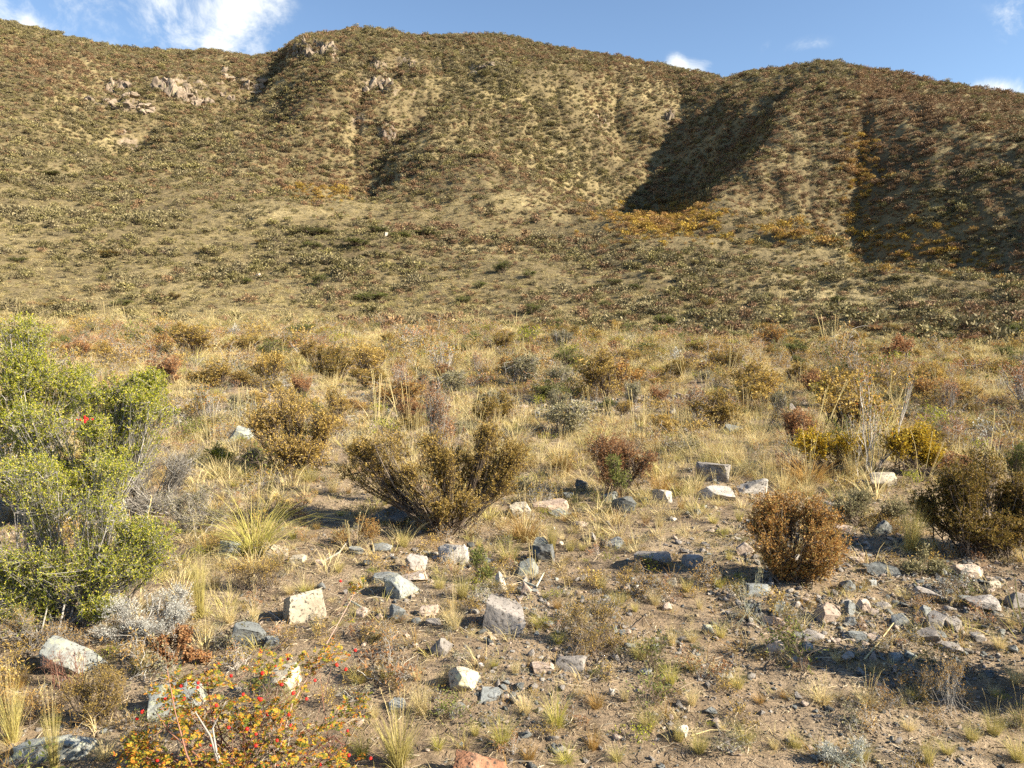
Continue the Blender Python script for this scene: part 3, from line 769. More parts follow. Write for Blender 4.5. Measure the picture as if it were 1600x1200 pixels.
def build_hillside():
    g = np.random.default_rng(7)
    def sample(n, r0, r1, half=.72):
        az = g.uniform(-half, half, n); r = np.sqrt(g.uniform(r0 ** 2, r1 ** 2, n))
        return az, r
    protos, idx_of = [], {}
    for k, (mat, n, leaf, w, h) in {'sage': (SAGE, 170, .10, 1.0, .62), 'brown': (BROWN, 150, .09, .95, .6), 'ochre': (OCHRE, 150, .10, 1.0, .7)}.items():
        idx_of[k] = list(range(len(protos), len(protos) + 4))
        for s in range(4):
            lv, st = dome_geo(100 + len(protos), n, leaf, w, h, lobes=5 + s)
            protos.append(proto('scrub', [lv, st], [mat, M['bark']]))
    idx_of['straw'] = list(range(len(protos), len(protos) + 3))
    for s in range(3):
        protos.append(proto('scrub', [blades_geo(300 + s, 46, .42, .16, .8, .5, .03, s=4)], [HGRASS]))
    AZ, RR = [], []
    for n, r0, r1 in ((17000, 36, 85), (22000, 85, 140), (150000, 140, 345)):
        a, r = sample(n, r0, r1); AZ.append(a); RR.append(r)
    az, r = np.concatenate(AZ), np.concatenate(RR)
    # steep banks hold as much scrub per square metre of slope as the rest
    a2, r2 = sample(170000, 130, 330)
    e_ = .8; xa, ya = r2 * np.sin(a2), r2 * np.cos(a2)
    h0 = height(xa, ya); gx = (height(xa + e_, ya) - h0) / e_; gy = (height(xa, ya + e_) - h0) / e_
    mm = g.uniform(0, 1, len(r2)) < np.clip(np.sqrt(1 + gx ** 2 + gy ** 2) - 1.12, 0, 1) * .9
    az, r = np.concatenate([az, a2[mm]]), np.concatenate([r, r2[mm]])
    rt, rs = TOE[1](az), SKYL[1](az)
    keep = (r > rt * (.74 + .3 * g.uniform(0, 1, len(r)))) & (r < rs + 22)
    az, r = az[keep], r[keep]
    x, y = r * np.sin(az), r * np.cos(az)
    z = height(x, y)
    u, v, f = project(x, y, z)
    n1 = fbm(x / 22, y / 22, 61, 3); n2 = fbm(x / 5, y / 5, 62, 2); n3 = fbm(x / 40, y / 40, 63, 3)
    dens = np.where(r > 125, .74 + n1 * .4 + n2 * .55, .58 + n1 * .8 + n2 * .7) - .45 * crag_mask(u, v)
    dens -= .25 * zone(u, v, 100, 470, 330, 28) + .25 * zone(u, v, 400, 350, 180, 30) + .18 * zone(u, v, 870, 395, 130, 25)
    dens += .25 * zone(u, v, 650, 250, 150, 80) + .25 * zone(u, v, 1300, 500, 260, 22) + .3 * (u > 1340) * (v < 400) + .2 * (v < 120)
    near = r < 120
    shrub = g.uniform(0, 1, len(x)) < np.clip(dens, .12, .95)
    # which kind
    ochre = 1.6 * zone(u, v, 1040, 345, 75, 22) + 1.4 * zone(u, v, 1420, 385, 75, 26) + 1.3 * zone(u, v, 1348, 290, 22, 70) + 1.2 * zone(u, v, 500, 302, 34, 12) + .5 * zone(u, v, 1200, 370, 140, 14) + .9 * zone(u, v, 1530, 415, 50, 14)
    brown = .26 + n3 * .5 + .35 * zone(u, v, 750, 380, 160, 60) + .35 * zone(u, v, 1250, 260, 200, 120) + .3 * (u > 1340) * (v < 430) + .2 * zone(u, v, 540, 290, 80, 30)
    q = g.uniform(0, 1, len(x))
    kind = np.where(q < ochre, 2, np.where(g.uniform(0, 1, len(x)) < brown, 1, 0))
    kind = np.where(shrub, kind, 3)
    kind = np.where(~shrub & (q < ochre * .8), 2, kind)
    idx = np.zeros(len(x), int)
    for k, nm in enumerate(('sage', 'brown', 'ochre', 'straw')):
        m = kind == k; idx[m] = g.choice(idx_of[nm], m.sum())
    size = g.lognormal(-.34, .48, len(x)) * (1 + .35 * fbm(x / 9, y / 9, 66, 2)); size = np.clip(size, .25, 2.3)
    size *= np.where(r < 90, .72, np.where(r < 140, .92, 1.08))
    size = np.where(kind == 3, np.clip(size, .6, 1.1), size)
    scl = np.stack([size * g.uniform(.85, 1.35, len(x)), size * g.uniform(.85, 1.35, len(x)), size * g.uniform(.75, 1.1, len(x))], -1)
    rot = np.stack([g.normal(size=len(x)) * .08, g.normal(size=len(x)) * .08, g.uniform(0, 6.28, len(x))], -1)
    scatter('hillside_scrub', protos, np.stack([x, y, z - .04], -1), rot, scl, idx)
build_hillside()

def build_terrace_cover():
    """grass, low herbs, straw litter and pebbles of the terrace: things nobody could count"""
    g = np.random.default_rng(11)
    def pts(n, r0, r1, half=.74, p=2.0):
        az = g.uniform(-half, half, n); r = (g.uniform(r0 ** p, r1 ** p, n)) ** (1 / p)
        return az, r, r * np.sin(az), r * np.cos(az)
    # --- grass
    protos = []
    gm = [M['straw'], M['gold'], M['green_grass'], M['brown_grass']]
    for s in range(8):
        protos.append(proto('g', [blades_geo(400 + s, 44, .34 if s % 2 else .26, .07, .55, .45, .0045, s=5)], [gm[s // 2]]))
    for s in range(3):      # sparse straw with tall seed stalks
        protos.append(proto('g', [blades_geo(420 + s, 26, .34, .10, .45, .4, .0045, s=5), heads_geo(430 + s, 5, .55, .08, .14, .002)], [M['straw'], M['straw']]))
    az, r, x, y = pts(74000, 3.3, 80, p=1.3)
    keep = r < TOE[1](az) * (1.0 + .55 * g.uniform(0, 1, len(r)) ** 1.6)
    az, r, x, y = az[keep], r[keep], x[keep], y[keep]
    z = height(x, y); u, v, f = project(x, y, z)
    n1 = fbm(x / 3.2, y / 3.2, 71, 3); n2 = fbm(x / .9, y / .9, 72, 2)
    dens = .48 + n1 * 1.0 + n2 * .8
    dens -= .5 * zone(u, v, 980, 638, 190, 24) + .4 * zone(u, v, 1480, 690, 110, 30) + .45 * zone(u, v, 600, 650, 110, 20) + .35 * zone(u, v, 540, 780, 110, 40)
    dens += .3 * zone(u, v, 700, 570, 250, 30) + .3 * zone(u, v, 200, 510, 200, 15) + .25 * zone(u, v, 1100, 700, 200, 40)
    dens *= np.where(v > 740, np.clip(1.0 - (v - 740) / 190, .0, 1), 1.0)
    dens += .9 * zone(u, v, 350, 850, 130, 110) + .3 * zone(u, v, 380, 760, 150, 40) + .25 * zone(u, v, 980, 760, 220, 40) - .3 * zone(u, v, 540, 800, 80, 40) - .5 * zone(u, v, 1450, 930, 260, 40)
    m = g.uniform(0, 1, len(x)) < dens
    x, y, z, r, u, v = x[m], y[m], z[m], r[m], u[m], v[m]
    q = g.uniform(0, 1, len(x)) + fbm(x / 5, y / 5, 75, 2) * .35
    idx = np.where(q < .54, g.integers(0, 2, len(x)), np.where(q < .72, g.integers(2, 4, len(x)), np.where(q < .75, g.integers(4, 6, len(x)), np.where(q < .82, g.integers(6, 8, len(x)), g.integers(8, 11, len(x))))))
    sz = g.lognormal(-.35, .35, len(x)) * np.clip(.40 + r / 32, .45, .92)
    scl = np.stack([sz * 1.1, sz * 1.1, sz * np.clip(.85 + fbm(x / 4, y / 4, 77, 2) * .6, .45, 1.4)], -1)
    scl[:, :2] *= np.clip(r / 14, 1, 2.4)[:, None]
    rot = np.stack([g.normal(size=len(x)) * .12, g.normal(size=len(x)) * .12, g.uniform(0, 6.28, len(x))], -1)
    scatter('dry_grass', protos, np.stack([x, y, z], -1), rot, scl, idx)
    # --- low herbs and dwarf scrub between the tussocks
    protos = []
    hm = [M['grey_green'], M['olive_brown'], M['rust'], M['green'], M['brown_grass'], M['silver'], M['dark_olive'], M['lime']]
    for s in range(10):
        gg = 500 + s
        Ls = [(0, 0, .07, .10, .10, .07, 1), (.06, .03, .05, .07, .07, .05, .6), (-.05, .04, .06, .07, .07, .05, .6)]
        br, lv = shrub_geo(gg, Ls, mains=7, twigs=40, sprigs=120, per=3, leaf=(.013, .005), sprig=.03, base_r=.05, rad=.0022, shell=.5)
        protos.append(proto('h', [lv, br], [hm[s % len(hm)], M['bark'] if s % 2 else M['grey_bark']]))
    az, r, x, y = pts(13000, 2.0, 45, p=1.1)
    keep = r < TOE[1](az)
    x, y, r = x[keep], y[keep], r[keep]
    z = height(x, y); u, v, f = project(x, y, z)
    dens = .42 - .22 * sstep(10, 18, r) + fbm(x / 1.6, y / 1.6, 81, 3) * 1.2 + .25 * (v < 760) + .8 * zone(u, v, 350, 850, 140, 110) + .4 * zone(u, v, 130, 1060, 140, 70) + .2 * zone(u, v, 850, 860, 300, 50) - .2 * zone(u, v, 1400, 980, 220, 70)
    m = g.uniform(0, 1, len(x)) < dens
    x, y, z, r = x[m], y[m], z[m], r[m]
    sz = g.lognormal(-.15, .45, len(x)) * np.clip(r / 9, .55, 2.4)
    rot = np.stack([g.normal(size=len(x)) * .1, g.normal(size=len(x)) * .1, g.uniform(0, 6.28, len(x))], -1)
    scatter('low_herbs', protos, np.stack([x, y, z], -1), rot, np.stack([sz, sz, sz * .9], -1), g.choice(10, len(x), p=[.09, .17, .14, .1, .20, .01, .13, .05, .02, .09]))
    protos = [proto('t', [blades_geo(470 + s, 22, .065, .03, .8, .6, .0022, s=4)], [[M['straw'], M['gold'], M['brown_grass']][s % 3]]) for s in range(6)]
    az, r, x, y = pts(9000, 1.8, 16, p=1.0)
    z = height(x, y)
    m = g.uniform(0, 1, len(x)) < .35 + fbm(x / .9, y / .9, 83, 3) * 1.2
    x, y, z, r = x[m], y[m], z[m], r[m]
    sz = g.lognormal(-.15, .4, len(x)) * np.clip(r / 5, .8, 2)
    rot = np.stack([g.normal(size=len(x)) * .2, g.normal(size=len(x)) * .2, g.uniform(0, 6.28, len(x))], -1)
    scatter('short_grass', protos, np.stack([x, y, z], -1), rot, np.stack([sz] * 3, -1), g.integers(0, 6, len(x)))
    # --- straw and twig litter lying on the soil
    n = 75000
    az, r, x, y = pts(n, 1.6, 16, p=.95)
    cl = fbm(x / .5, y / .5, 85, 3) + .12 + .25 * (x < -.3)
    m = g.uniform(-.5, .6, n) < cl; x, y = x[m], y[m]; n = len(x)
    z = height(x, y) + g.uniform(.002, .012, n)
    a = g.uniform(0, 6.28, n); L_ = g.lognormal(-3.5, .6, n)[:, None]
    d = np.stack([np.cos(a), np.sin(a), g.normal(size=n) * .12], -1)
    C = np.stack([x, y, z], -1)
    bend = g.normal(size=(n, 3)) * .12 * L_; bend[:, 2] = np.abs(bend[:, 2]) * .5
    P = np.stack([C - d * L_ / 2, C + bend, C + d * L_ / 2], 1)
    V, F = tubes(P, np.tile(g.uniform(.0007, .0020, n)[:, None], (1, 3)), 3)
    tag(mesh_np('straw_litter', V, F, M['litter'], smooth=True), kind='stuff')
    # --- pebbles and gravel
    protos = []
    for s in range(12):
        V, F = stone_geo(600 + s, (1, g.uniform(.6, .95), g.uniform(.3, .7)), sub=2, cuts=12, rough=.06)
        protos.append(proto('p', [(V, F)], [[R['grey'], R['slate'], R['pink'], R['dark'], R['white'], R['grey']][s % 6]]))
    crumb = []
    for s in range(4):
        V, F = stone_geo(650 + s, (1, g.uniform(.7, .95), g.uniform(.5, .8)), sub=2, cuts=10, rough=.12)
        crumb.append(proto('c', [(V, F)], [R['soil']]))
    az, r, x, y = pts(120000, 1.6, 14, p=.75)
    m = g.uniform(0, 1, len(x)) < .5 + fbm(x / .6, y / .6, 89, 3) * 1.1; x, y, r = x[m], y[m], r[m]
    sz = g.lognormal(-4.75, .5, len(x)) * np.clip(r / 4.5, .8, 2.0)
    rot = g.uniform(0, 6.28, (len(x), 3))
    scatter('soil_crumbs', crumb, np.stack([x, y, height(x, y)], -1), rot, np.stack([sz] * 3, -1), g.integers(0, 4, len(x)))
    az, r, x, y = pts(90000, 1.6, 22, p=.8)
    z = height(x, y); u, v, f = project(x, y, z)
    dens = .42 + fbm(x / .8, y / .8, 87, 3) * .8 + 1.0 * zone(u, v, 1390, 990, 230, 60) + .5 * zone(u, v, 1300, 900, 150, 40) + .6 * zone(u, v, 980, 638, 190, 24) + .5 * zone(u, v, 1480, 690, 110, 30) + .3 * (v > 1000) * (u > 800)
    m = g.uniform(0, 1, len(x)) < dens; x, y = x[m], y[m]
    def bed(n, a0, a1, r0, r1, cl):
        aa, rr = g.uniform(a0, a1, n), g.uniform(r0, r1, n)
        xx, yy = rr * np.sin(aa), rr * np.cos(aa)
        ed = np.clip(np.minimum(aa - a0, a1 - aa) / (a1 - a0) * 5, 0, 1) * np.clip(np.minimum(rr - r0, r1 - rr) / (r1 - r0) * 4, 0, 1)
        k_ = g.uniform(0, 1, n) < ed * (.55 + cl * fbm(xx / .4 / max(r0 / 4, 1), yy / .4 / max(r0 / 4, 1), 88, 3))
        return xx[k_], yy[k_]
    beds = [bed(15000, .20, .72, 2.5, 5.6, 1.2), bed(6000, -.1, .26, 2.3, 4.4, 1.6), bed(3200, -.02, .36, 9.0, 13.0, 1.4), bed(1500, .45, .64, 7.5, 10.5, 1.2), bed(1500, -.32, -.06, 8.5, 10.5, 1.2), bed(1500, -.2, .05, 3.6, 5.0, 1.4)]
    n0 = len(x)
    x = np.concatenate([x] + [q[0] for q in beds]); y = np.concatenate([y] + [q[1] for q in beds])
    r = np.hypot(x, y); z = height(x, y); u, v, f = project(x, y, z)
    extra = np.where(np.arange(len(x)) >= n0, g.lognormal(.55, .45, len(x)), 1.0)
    patch = zone(u, v, 1390, 985, 230, 65) * (extra == 1)
    sz = g.lognormal(-4.9, .65, len(x)) * (1 + 2.2 * patch * g.uniform(.3, 1.2, len(x))) * np.clip(r / 4.5, .8, 2.5)
    sz = np.minimum(sz * extra, .045 + .004 * r)
    rot = np.stack([g.normal(size=len(x)) * .3, g.normal(size=len(x)) * .3, g.uniform(0, 6.28, len(x))], -1)
    k = g.choice(12, len(x), p=np.array([1.6, 1.4, 1.2, 1, .45, 1.6] * 2) / 14.5)
    scatter('gravel', protos, np.stack([x, y, z + sz * .12], -1), rot, np.stack([sz] * 3, -1), k)
build_terrace_cover()

# ------------------------------------------------------------------ the shrubs one can single out, front to middle distance
hero_shrub('fan_shaped_shrub', 'large olive brown fan shaped shrub with bare dark stems on the stony flat', 'shrub', (695, 828),
           [(578, 700, .0, 42, 26, 1.3), (625, 692, -.1, 46, 28, 1.4), (672, 694, .1, 42, 26, 1.2), (695, 712, -.05, 44, 28, 1.8), (702, 740, .05, 40, 26, 1.0), (610, 735, .15, 48, 24, 1.0), (655, 735, -.1, 40, 26, .9), (560, 740, .0, 26, 18, .35),
            (720, 712, .1, 34, 24, .8), (762, 688, .0, 40, 26, 1.3), (800, 705, .1, 34, 30, 1.2), (770, 735, .15, 44, 28, 1.1), (728, 762, -.2, 34, 30, 1.0), (685, 775, -.2, 32, 24, .6), (795, 752, .05, 34, 24, .6), (740, 740, .2, 36, 26, .7)],
           'olive_brown', seed=21, ragged=2, mains=70, twigs=1000, sprigs=9500, per=8, leaf=(.014, .006), sprig=.055, base_r=.07, rad=.006, shell=.55, phrase='the big fan shaped shrub')
hero_shrub('bare_stemmed_shrub', 'tall bare grey stem with small rust brown crown behind the big fan shaped shrub', 'shrub', (694, 795),
           [(676, 612, 0, 20, 16, 1.2), (690, 640, 0, 26, 22, 1), (700, 665, 0, 22, 18, .5), (735, 650, .1, 22, 20, .25)], 'rust', 'grey_bark', seed=22,
           mains=5, twigs=90, sprigs=700, per=6, leaf=(.014, .006), sprig=.06, base_r=.02, rad=.0055, phrase='the tall bare stemmed shrub')
hero_shrub('rounded_shrub', 'rounded reddish brown bush throwing a long shadow on the stony ground', 'shrub', (1228, 903),
           [(1190, 800, 0, 42, 36, 1.2), (1240, 792, .05, 45, 36, 1.3), (1290, 815, 0, 42, 34, 1.2), (1255, 840, -.15, 45, 32, 1.0), (1205, 850, -.1, 32, 32, .8), (1290, 850, 0, 34, 24, .6), (1225, 880, -.05, 30, 18, .5), (1178, 830, 0, 26, 26, .6), (1300, 838, .05, 26, 26, .5), (1262, 878, -.08, 34, 18, .5)],
           'ember', seed=23, ragged=2, mains=50, twigs=760, sprigs=5400, per=9, leaf=(.013, .0055), sprig=.05, base_r=.07, rad=.005, phrase='the rounded reddish brown bush')
hero_shrub('dense_shrub', 'dense dark olive bush with brown tips at the right edge above the stony patch', 'shrub', (1535, 866),
           [(1475, 760, 0, 50, 44, 1.3), (1530, 742, .1, 60, 42, 1.5), (1590, 770, 0, 60, 46, 1.5), (1500, 810, -.1, 55, 36, 1.0), (1570, 820, -.1, 55, 36, 1.0), (1640, 800, .1, 55, 48, 1.0), (1450, 790, .1, 28, 26, .4)],
           'dark_olive', seed=24, ragged=2, mains=70, twigs=1100, sprigs=8000, per=9, leaf=(.015, .0065), sprig=.055, base_r=.10, rad=.006, phrase='the dense dark bush at the right edge')
hero_shrub('reddish_shrub', 'reddish bush with a green heart behind the row of pale stones', 'shrub', (965, 772),
           [(935, 705, 0, 34, 32, 1.1), (980, 700, .05, 36, 32, 1.2), (1005, 730, 0, 24, 26, .7), (955, 735, -.05, 34, 22, .5)], 'rust', seed=25,
           mains=34, twigs=380, sprigs=2600, per=7, leaf=(.015, .006), sprig=.06, base_r=.08, rad=.005, phrase='the reddish bush')
hero_shrub('small_green_shrub', 'small green leafy sprig growing through the base of the reddish bush', 'shrub', (962, 778),
           [(955, 722, -.12, 14, 20, 1), (968, 740, -.12, 12, 14, .6)], 'green', seed=26, mains=9, twigs=60, sprigs=350, per=6, leaf=(.018, .007), sprig=.05, base_r=.03, rad=.003)
hero_shrub('arching_shrub', 'broad olive brown shrub with dark arching arms left of the fan shaped one', 'shrub', (470, 738),
           [(415, 655, 0, 34, 26, 1.2), (460, 640, .1, 34, 22, 1.0), (500, 668, 0, 30, 26, 1.0), (455, 690, -.1, 48, 28, 1.1), (500, 705, -.05, 34, 24, .6), (440, 620, .2, 24, 14, .3)],
           'olive_brown', seed=27, mains=40, twigs=480, sprigs=3200, per=7, leaf=(.020, .008), sprig=.08, base_r=.10, rad=.008, phrase='the broad arching shrub')
hero_shrub('small_leafy_shrub', 'small upright green herb beside the split white rock', 'shrub', (748, 908),
           [(748, 868, 0, 17, 18, 1), (755, 892, -.02, 20, 14, .7)], 'green', seed=28, mains=12, twigs=70, sprigs=330, per=6, leaf=(.015, .006), sprig=.04, base_r=.04, rad=.0022, phrase='the small green herb')
hero_shrub('low_leafy_herb', 'low grey green leafy herb in front of the dense dark bush', 'herb', (1448, 897),
           [(1425, 885, 0, 22, 9, 1), (1465, 884, 0, 24, 10, 1), (1448, 868, .03, 6, 16, .35)], 'grey_green', seed=29, mains=16, twigs=80, sprigs=420, per=6, leaf=(.015, .007), sprig=.035, base_r=.08, rad=.0022, phrase='the low leafy herb')
hero_shrub('spreading_shrub', 'low grey green mounded shrub between the pale triangular rock and the tall tussock', 'shrub', (1345, 822),
           [(1310, 792, 0, 32, 16, 1), (1355, 785, .1, 36, 18, 1.2), (1395, 800, 0, 34, 20, 1)], 'grey_green', seed=30, mains=24, twigs=260, sprigs=1500, per=6, leaf=(.015, .006), sprig=.05, base_r=.16, rad=.004, phrase='the grey green mound')
# yellow green bushes that fill the left edge
hero_shrub('yellow_green_bush', 'tall yellow green bush rising highest at the left edge', 'bush', (40, 735),
           [(20, 535, .2, 60, 40, 1.1), (-50, 570, 0, 70, 60, 1.0), (60, 585, 0, 60, 48, 1.3), (105, 610, .1, 46, 34, .8), (20, 625, -.2, 70, 40, 1.0), (-90, 640, 0, 80, 60, .8), (50, 565, .1, 54, 30, 1.0), (95, 580, .2, 44, 26, .8), (40, 600, -.1, 60, 34, 1.0)],
           'lime', 'grey_bark', seed=31, mains=56, twigs=1100, sprigs=11000, per=8, ragged=2, leaf=(.018, .009), sprig=.07, base_r=.18, rad=.007, phrase='the tallest yellow green bush')
hero_shrub('yellow_green_bush', 'yellow green thorny bush with a red spot among grey twigs, middle one at the left', 'bush', (140, 815),
           [(205, 610, .1, 56, 34, 1.2), (245, 640, 0, 45, 36, 1.1), (150, 625, .05, 50, 40, 1.1), (190, 665, -.1, 60, 28, .8), (90, 665, -.05, 60, 36, .8), (20, 690, 0, 60, 36, .8), (120, 725, -.2, 90, 34, 1.0), (215, 705, -.1, 60, 26, .5), (230, 590, .2, 34, 20, .5), (30, 740, -.2, 60, 30, .5)],
           'lime', 'grey_bark', seed=32, mains=70, twigs=1300, sprigs=11000, per=8, ragged=2, leaf=(.014, .007), sprig=.055, base_r=.18, rad=.0055, phrase='the middle yellow green bush')
hero_shrub('yellow_green_bush', 'sprawling yellow green bush lowest of the three at the left edge', 'bush', (85, 975),
           [(60, 790, .1, 75, 45, 1.2), (145, 785, .05, 66, 42, 1.3), (205, 825, 0, 54, 44, 1.1), (130, 865, -.1, 85, 44, 1.4), (30, 870, -.05, 80, 50, 1.3), (225, 880, -.05, 52, 38, 1.1), (245, 835, 0, 44, 36, .9), (90, 925, -.12, 90, 32, 1.0), (-60, 850, 0, 80, 80, 1), (170, 930, -.1, 46, 24, .6), (60, 745, .15, 70, 30, .9), (150, 745, .15, 60, 28, .8), (20, 935, -.12, 60, 30, .6)],
           'lime', 'grey_bark', seed=33, mains=70, twigs=1500, sprigs=13000, per=8, ragged=2, leaf=(.0095, .0048), sprig=.045, base_r=.14, rad=.005, phrase='the sprawling yellow green bush')
hero_shrub('twig_tangle', 'tangle of bare grey twigs under the middle yellow green bush', 'dead shrub', (235, 800),
           [(210, 725, -.05, 70, 26, 1), (290, 730, 0, 44, 30, .7), (250, 765, -.1, 60, 24, .8), (140, 720, -.1, 60, 26, .6)], 'grey_green', 'grey_bark', seed=34,
           mains=60, twigs=700, sprigs=2600, per=1, leaf=(.010, .004), sprig=.08, base_r=.12, rad=.006, up=.1, phrase='the grey twig tangle')
hero_shrub('twig_tangle', 'dead grey twigs poking from the sprawling bush at the left edge', 'dead shrub', (35, 940),
           [(20, 900, -.2, 40, 26, 1), (60, 915, -.2, 36, 20, 1)], 'grey_green', 'grey_bark', seed=35,
           mains=26, twigs=220, sprigs=700, per=1, leaf=(.008, .003), sprig=.05, base_r=.06, rad=.0035, up=.1)
hero_shrub('silver_shrub', 'silver grey twiggy cushion shrub below the sprawling yellow green bush', 'shrub', (235, 1000),
           [(200, 945, 0, 40, 22, 1), (255, 935, .05, 44, 20, 1), (290, 955, 0, 28, 18, .8), (225, 970, -.05, 50, 18, .8), (175, 975, -.05, 26, 18, .5)], 'silver', 'grey_bark', seed=36,
           mains=50, twigs=420, sprigs=2400, per=4, leaf=(.008, .003), sprig=.035, base_r=.12, rad=.0028, up=.5, phrase='the silver grey shrub')
hero_shrub('brown_heath', 'brown and green wiry heath clump in front of the lichened boulder at lower left', 'shrub', (150, 1128),
           [(125, 1065, 0, 32, 26, 1), (165, 1060, 0, 36, 28, 1), (150, 1095, -.04, 45, 22, .9), (185, 1100, 0, 22, 18, .5)], 'olive_brown', 'bark', seed=37,
           mains=40, twigs=240, sprigs=1500, per=5, leaf=(.008, .0025), sprig=.035, base_r=.07, rad=.0022, up=.6, phrase='the wiry heath clump')
hero_shrub('dead_twig_shrub', 'bare dark red twigs in front of the lichened boulder at lower left', 'dead shrub', (110, 1075),
           [(90, 1030, 0, 26, 20, 1), (120, 1020, 0, 24, 24, 1)], 'rust', 'red_bark', seed=38, mains=22, twigs=90, sprigs=300, per=1, leaf=(.006, .002), sprig=.03, base_r=.03, rad=.0018, up=.6)
hero_shrub('tangled_herb', 'low olive tangle of wiry stems beside the lichened stone below the long green tussock', 'herb', (395, 925),
           [(375, 890, 0, 36, 20, 1), (425, 880, 0, 36, 22, 1)], 'olive_brown', 'bark', seed=39, mains=36, twigs=200, sprigs=900, per=4, leaf=(.009, .003), sprig=.04, base_r=.10, rad=.002, up=.5)
hero_shrub('dried_cushion', 'crumbled rusty brown dried cushion plant on the litter', 'plant', (272, 1040),
           [(258, 1000, 0, 22, 14, 1), (288, 992, .02, 20, 13, 1), (262, 1026, -.03, 22, 11, 1), (300, 1022, 0, 10, 8, .5)], 'rust', 'bark', seed=40, mains=14, twigs=200, sprigs=1600, per=5, leaf=(.010, .008), sprig=.012, base_r=.03, rad=.0015, spread=1.5, shell=.3)
hero_shrub('dried_cushion', 'small crumb of rusty dried cushion plant lying before the blue grey stone', 'plant', (322, 1034),
           [(320, 1024, 0, 12, 8, 1)], 'rust', 'bark', seed=41, mains=5, twigs=50, sprigs=400, per=5, leaf=(.009, .007), sprig=.01, base_r=.02, rad=.0015, spread=1.5, shell=.3)
hero_shrub('dwarf_herb', 'wide flat patch of brown and green dwarf herb right of the wedge shaped rock', 'herb', (930, 1020),
           [(900, 965, .1, 30, 14, 1), (945, 970, .1, 32, 16, 1), (920, 995, 0, 40, 16, 1), (965, 1000, 0, 22, 20, .7)], 'olive_brown', 'bark', seed=42, mains=46, twigs=240, sprigs=1100, per=3, leaf=(.009, .0035), sprig=.035, base_r=.16, rad=.0018, up=.5, phrase='the dwarf herb patch')
hero_shrub('weedy_stalks', 'spindly green stalks with seed heads in front of the rounded reddish brown bush', 'weed', (1172, 975),
           [(1160, 905, 0, 14, 22, 1), (1185, 900, 0, 12, 26, 1), (1172, 945, 0, 24, 24, .6)], 'grey_green', 'pale', seed=43, mains=14, twigs=26, sprigs=60, per=4, leaf=(.010, .004), sprig=.02, base_r=.05, rad=.0013)
hero_shrub('weedy_stalks', 'pale branching weed standing in the shadow at lower right', 'weed', (1478, 1110),
           [(1470, 1045, 0, 22, 26, 1), (1500, 1040, 0, 18, 22, 1), (1440, 1060, 0, 16, 24, .6), (1490, 1080, 0, 30, 18, .8)], 'brown_grass', 'grey_bark', seed=44, mains=22, twigs=110, sprigs=500, per=3, leaf=(.007, .0035), sprig=.02, base_r=.06, rad=.0010, up=.6, phrase='the pale branching weed')
hero_shrub('silver_herb', 'silver grey herb at the bottom edge right of centre', 'herb', (1320, 1192),
           [(1295, 1170, 0, 22, 16, 1), (1340, 1160, 0, 26, 18, 1)], 'silver', 'pale', seed=45, mains=26, twigs=120, sprigs=480, per=5, leaf=(.007, .003), sprig=.02, base_r=.08, rad=.0014, up=.8)
hero_shrub('rusty_fern', 'rusty orange dry fronds spreading in the shadow under the fan shaped shrub', 'plant', (548, 855),
           [(530, 838, 0, 24, 14, 1), (580, 828, 0, 26, 18, 1)], 'ember', 'bark', seed=46, mains=22, twigs=90, sprigs=560, per=6, leaf=(.012, .0035), sprig=.035, base_r=.05, rad=.0018, up=.3)
hero_shrub('shadow_shrub', 'dark leafy shrub just beyond the right edge that shades the lower right corner', 'shrub', (1715, 1112),
           [(1700, 990, 0, 66, 70, 1), (1770, 980, .1, 80, 70, 1), (1720, 900, .1, 80, 70, 1.2), (1790, 880, .1, 80, 70, 1), (1670, 1060, 0, 40, 24, .5)], 'dark_olive', 'bark', seed=47, mains=40, twigs=800, sprigs=5000, per=9, leaf=(.018, .010), sprig=.05, base_r=.08, rad=.005)
hero_shrub('wiry_scrub', 'grey brown wiry scrub filling the gap between the silver grey shrub and the boulder', 'shrub', (60, 1010),
           [(20, 975, 0, 40, 24, 1), (80, 985, 0, 40, 20, 1), (130, 990, -.05, 30, 18, .7)], 'brown_grass', 'grey_bark', seed=63, mains=40, twigs=260, sprigs=900, per=3, leaf=(.010, .003), sprig=.04, base_r=.12, rad=.0022, up=.5)
hero_shrub('wiry_scrub', 'brown wiry scrub at the left edge above the long low lichened rock', 'shrub', (30, 1130),
           [(10, 1090, 0, 36, 30, 1), (50, 1095, 0, 30, 24, 1), (80, 1110, 0, 24, 18, .6)], 'brown_grass', 'bark', seed=64, mains=40, twigs=240, sprigs=900, per=3, leaf=(.009, .003), sprig=.04, base_r=.08, rad=.0018, up=.6)
hero_shrub('woolly_stalks', 'upright pale woolly stalks between the two lower yellow green bushes', 'plant', (215, 868),
           [(185, 800, -.1, 10, 34, 1), (215, 805, -.12, 10, 36, 1), (245, 815, -.1, 9, 30, .8), (205, 840, -.1, 30, 22, .6)], 'silver', 'pale', seed=61, mains=16, twigs=40, sprigs=520, per=7, leaf=(.008, .004), sprig=.014, base_r=.06, rad=.0022, up=.7)
hero_shrub('tangled_shrub', 'grey green tangled shrub sprawling between the twig tangle and the long green tussock', 'shrub', (305, 830),
           [(280, 780, 0, 36, 26, 1), (325, 770, 0, 30, 24, 1), (345, 800, 0, 30, 20, .8), (300, 805, -.05, 44, 18, 1)], 'grey_green', 'grey_bark', seed=62, mains=36, twigs=320, sprigs=1500, per=4, leaf=(.010, .005), sprig=.05, base_r=.1, rad=.0035, up=.3)
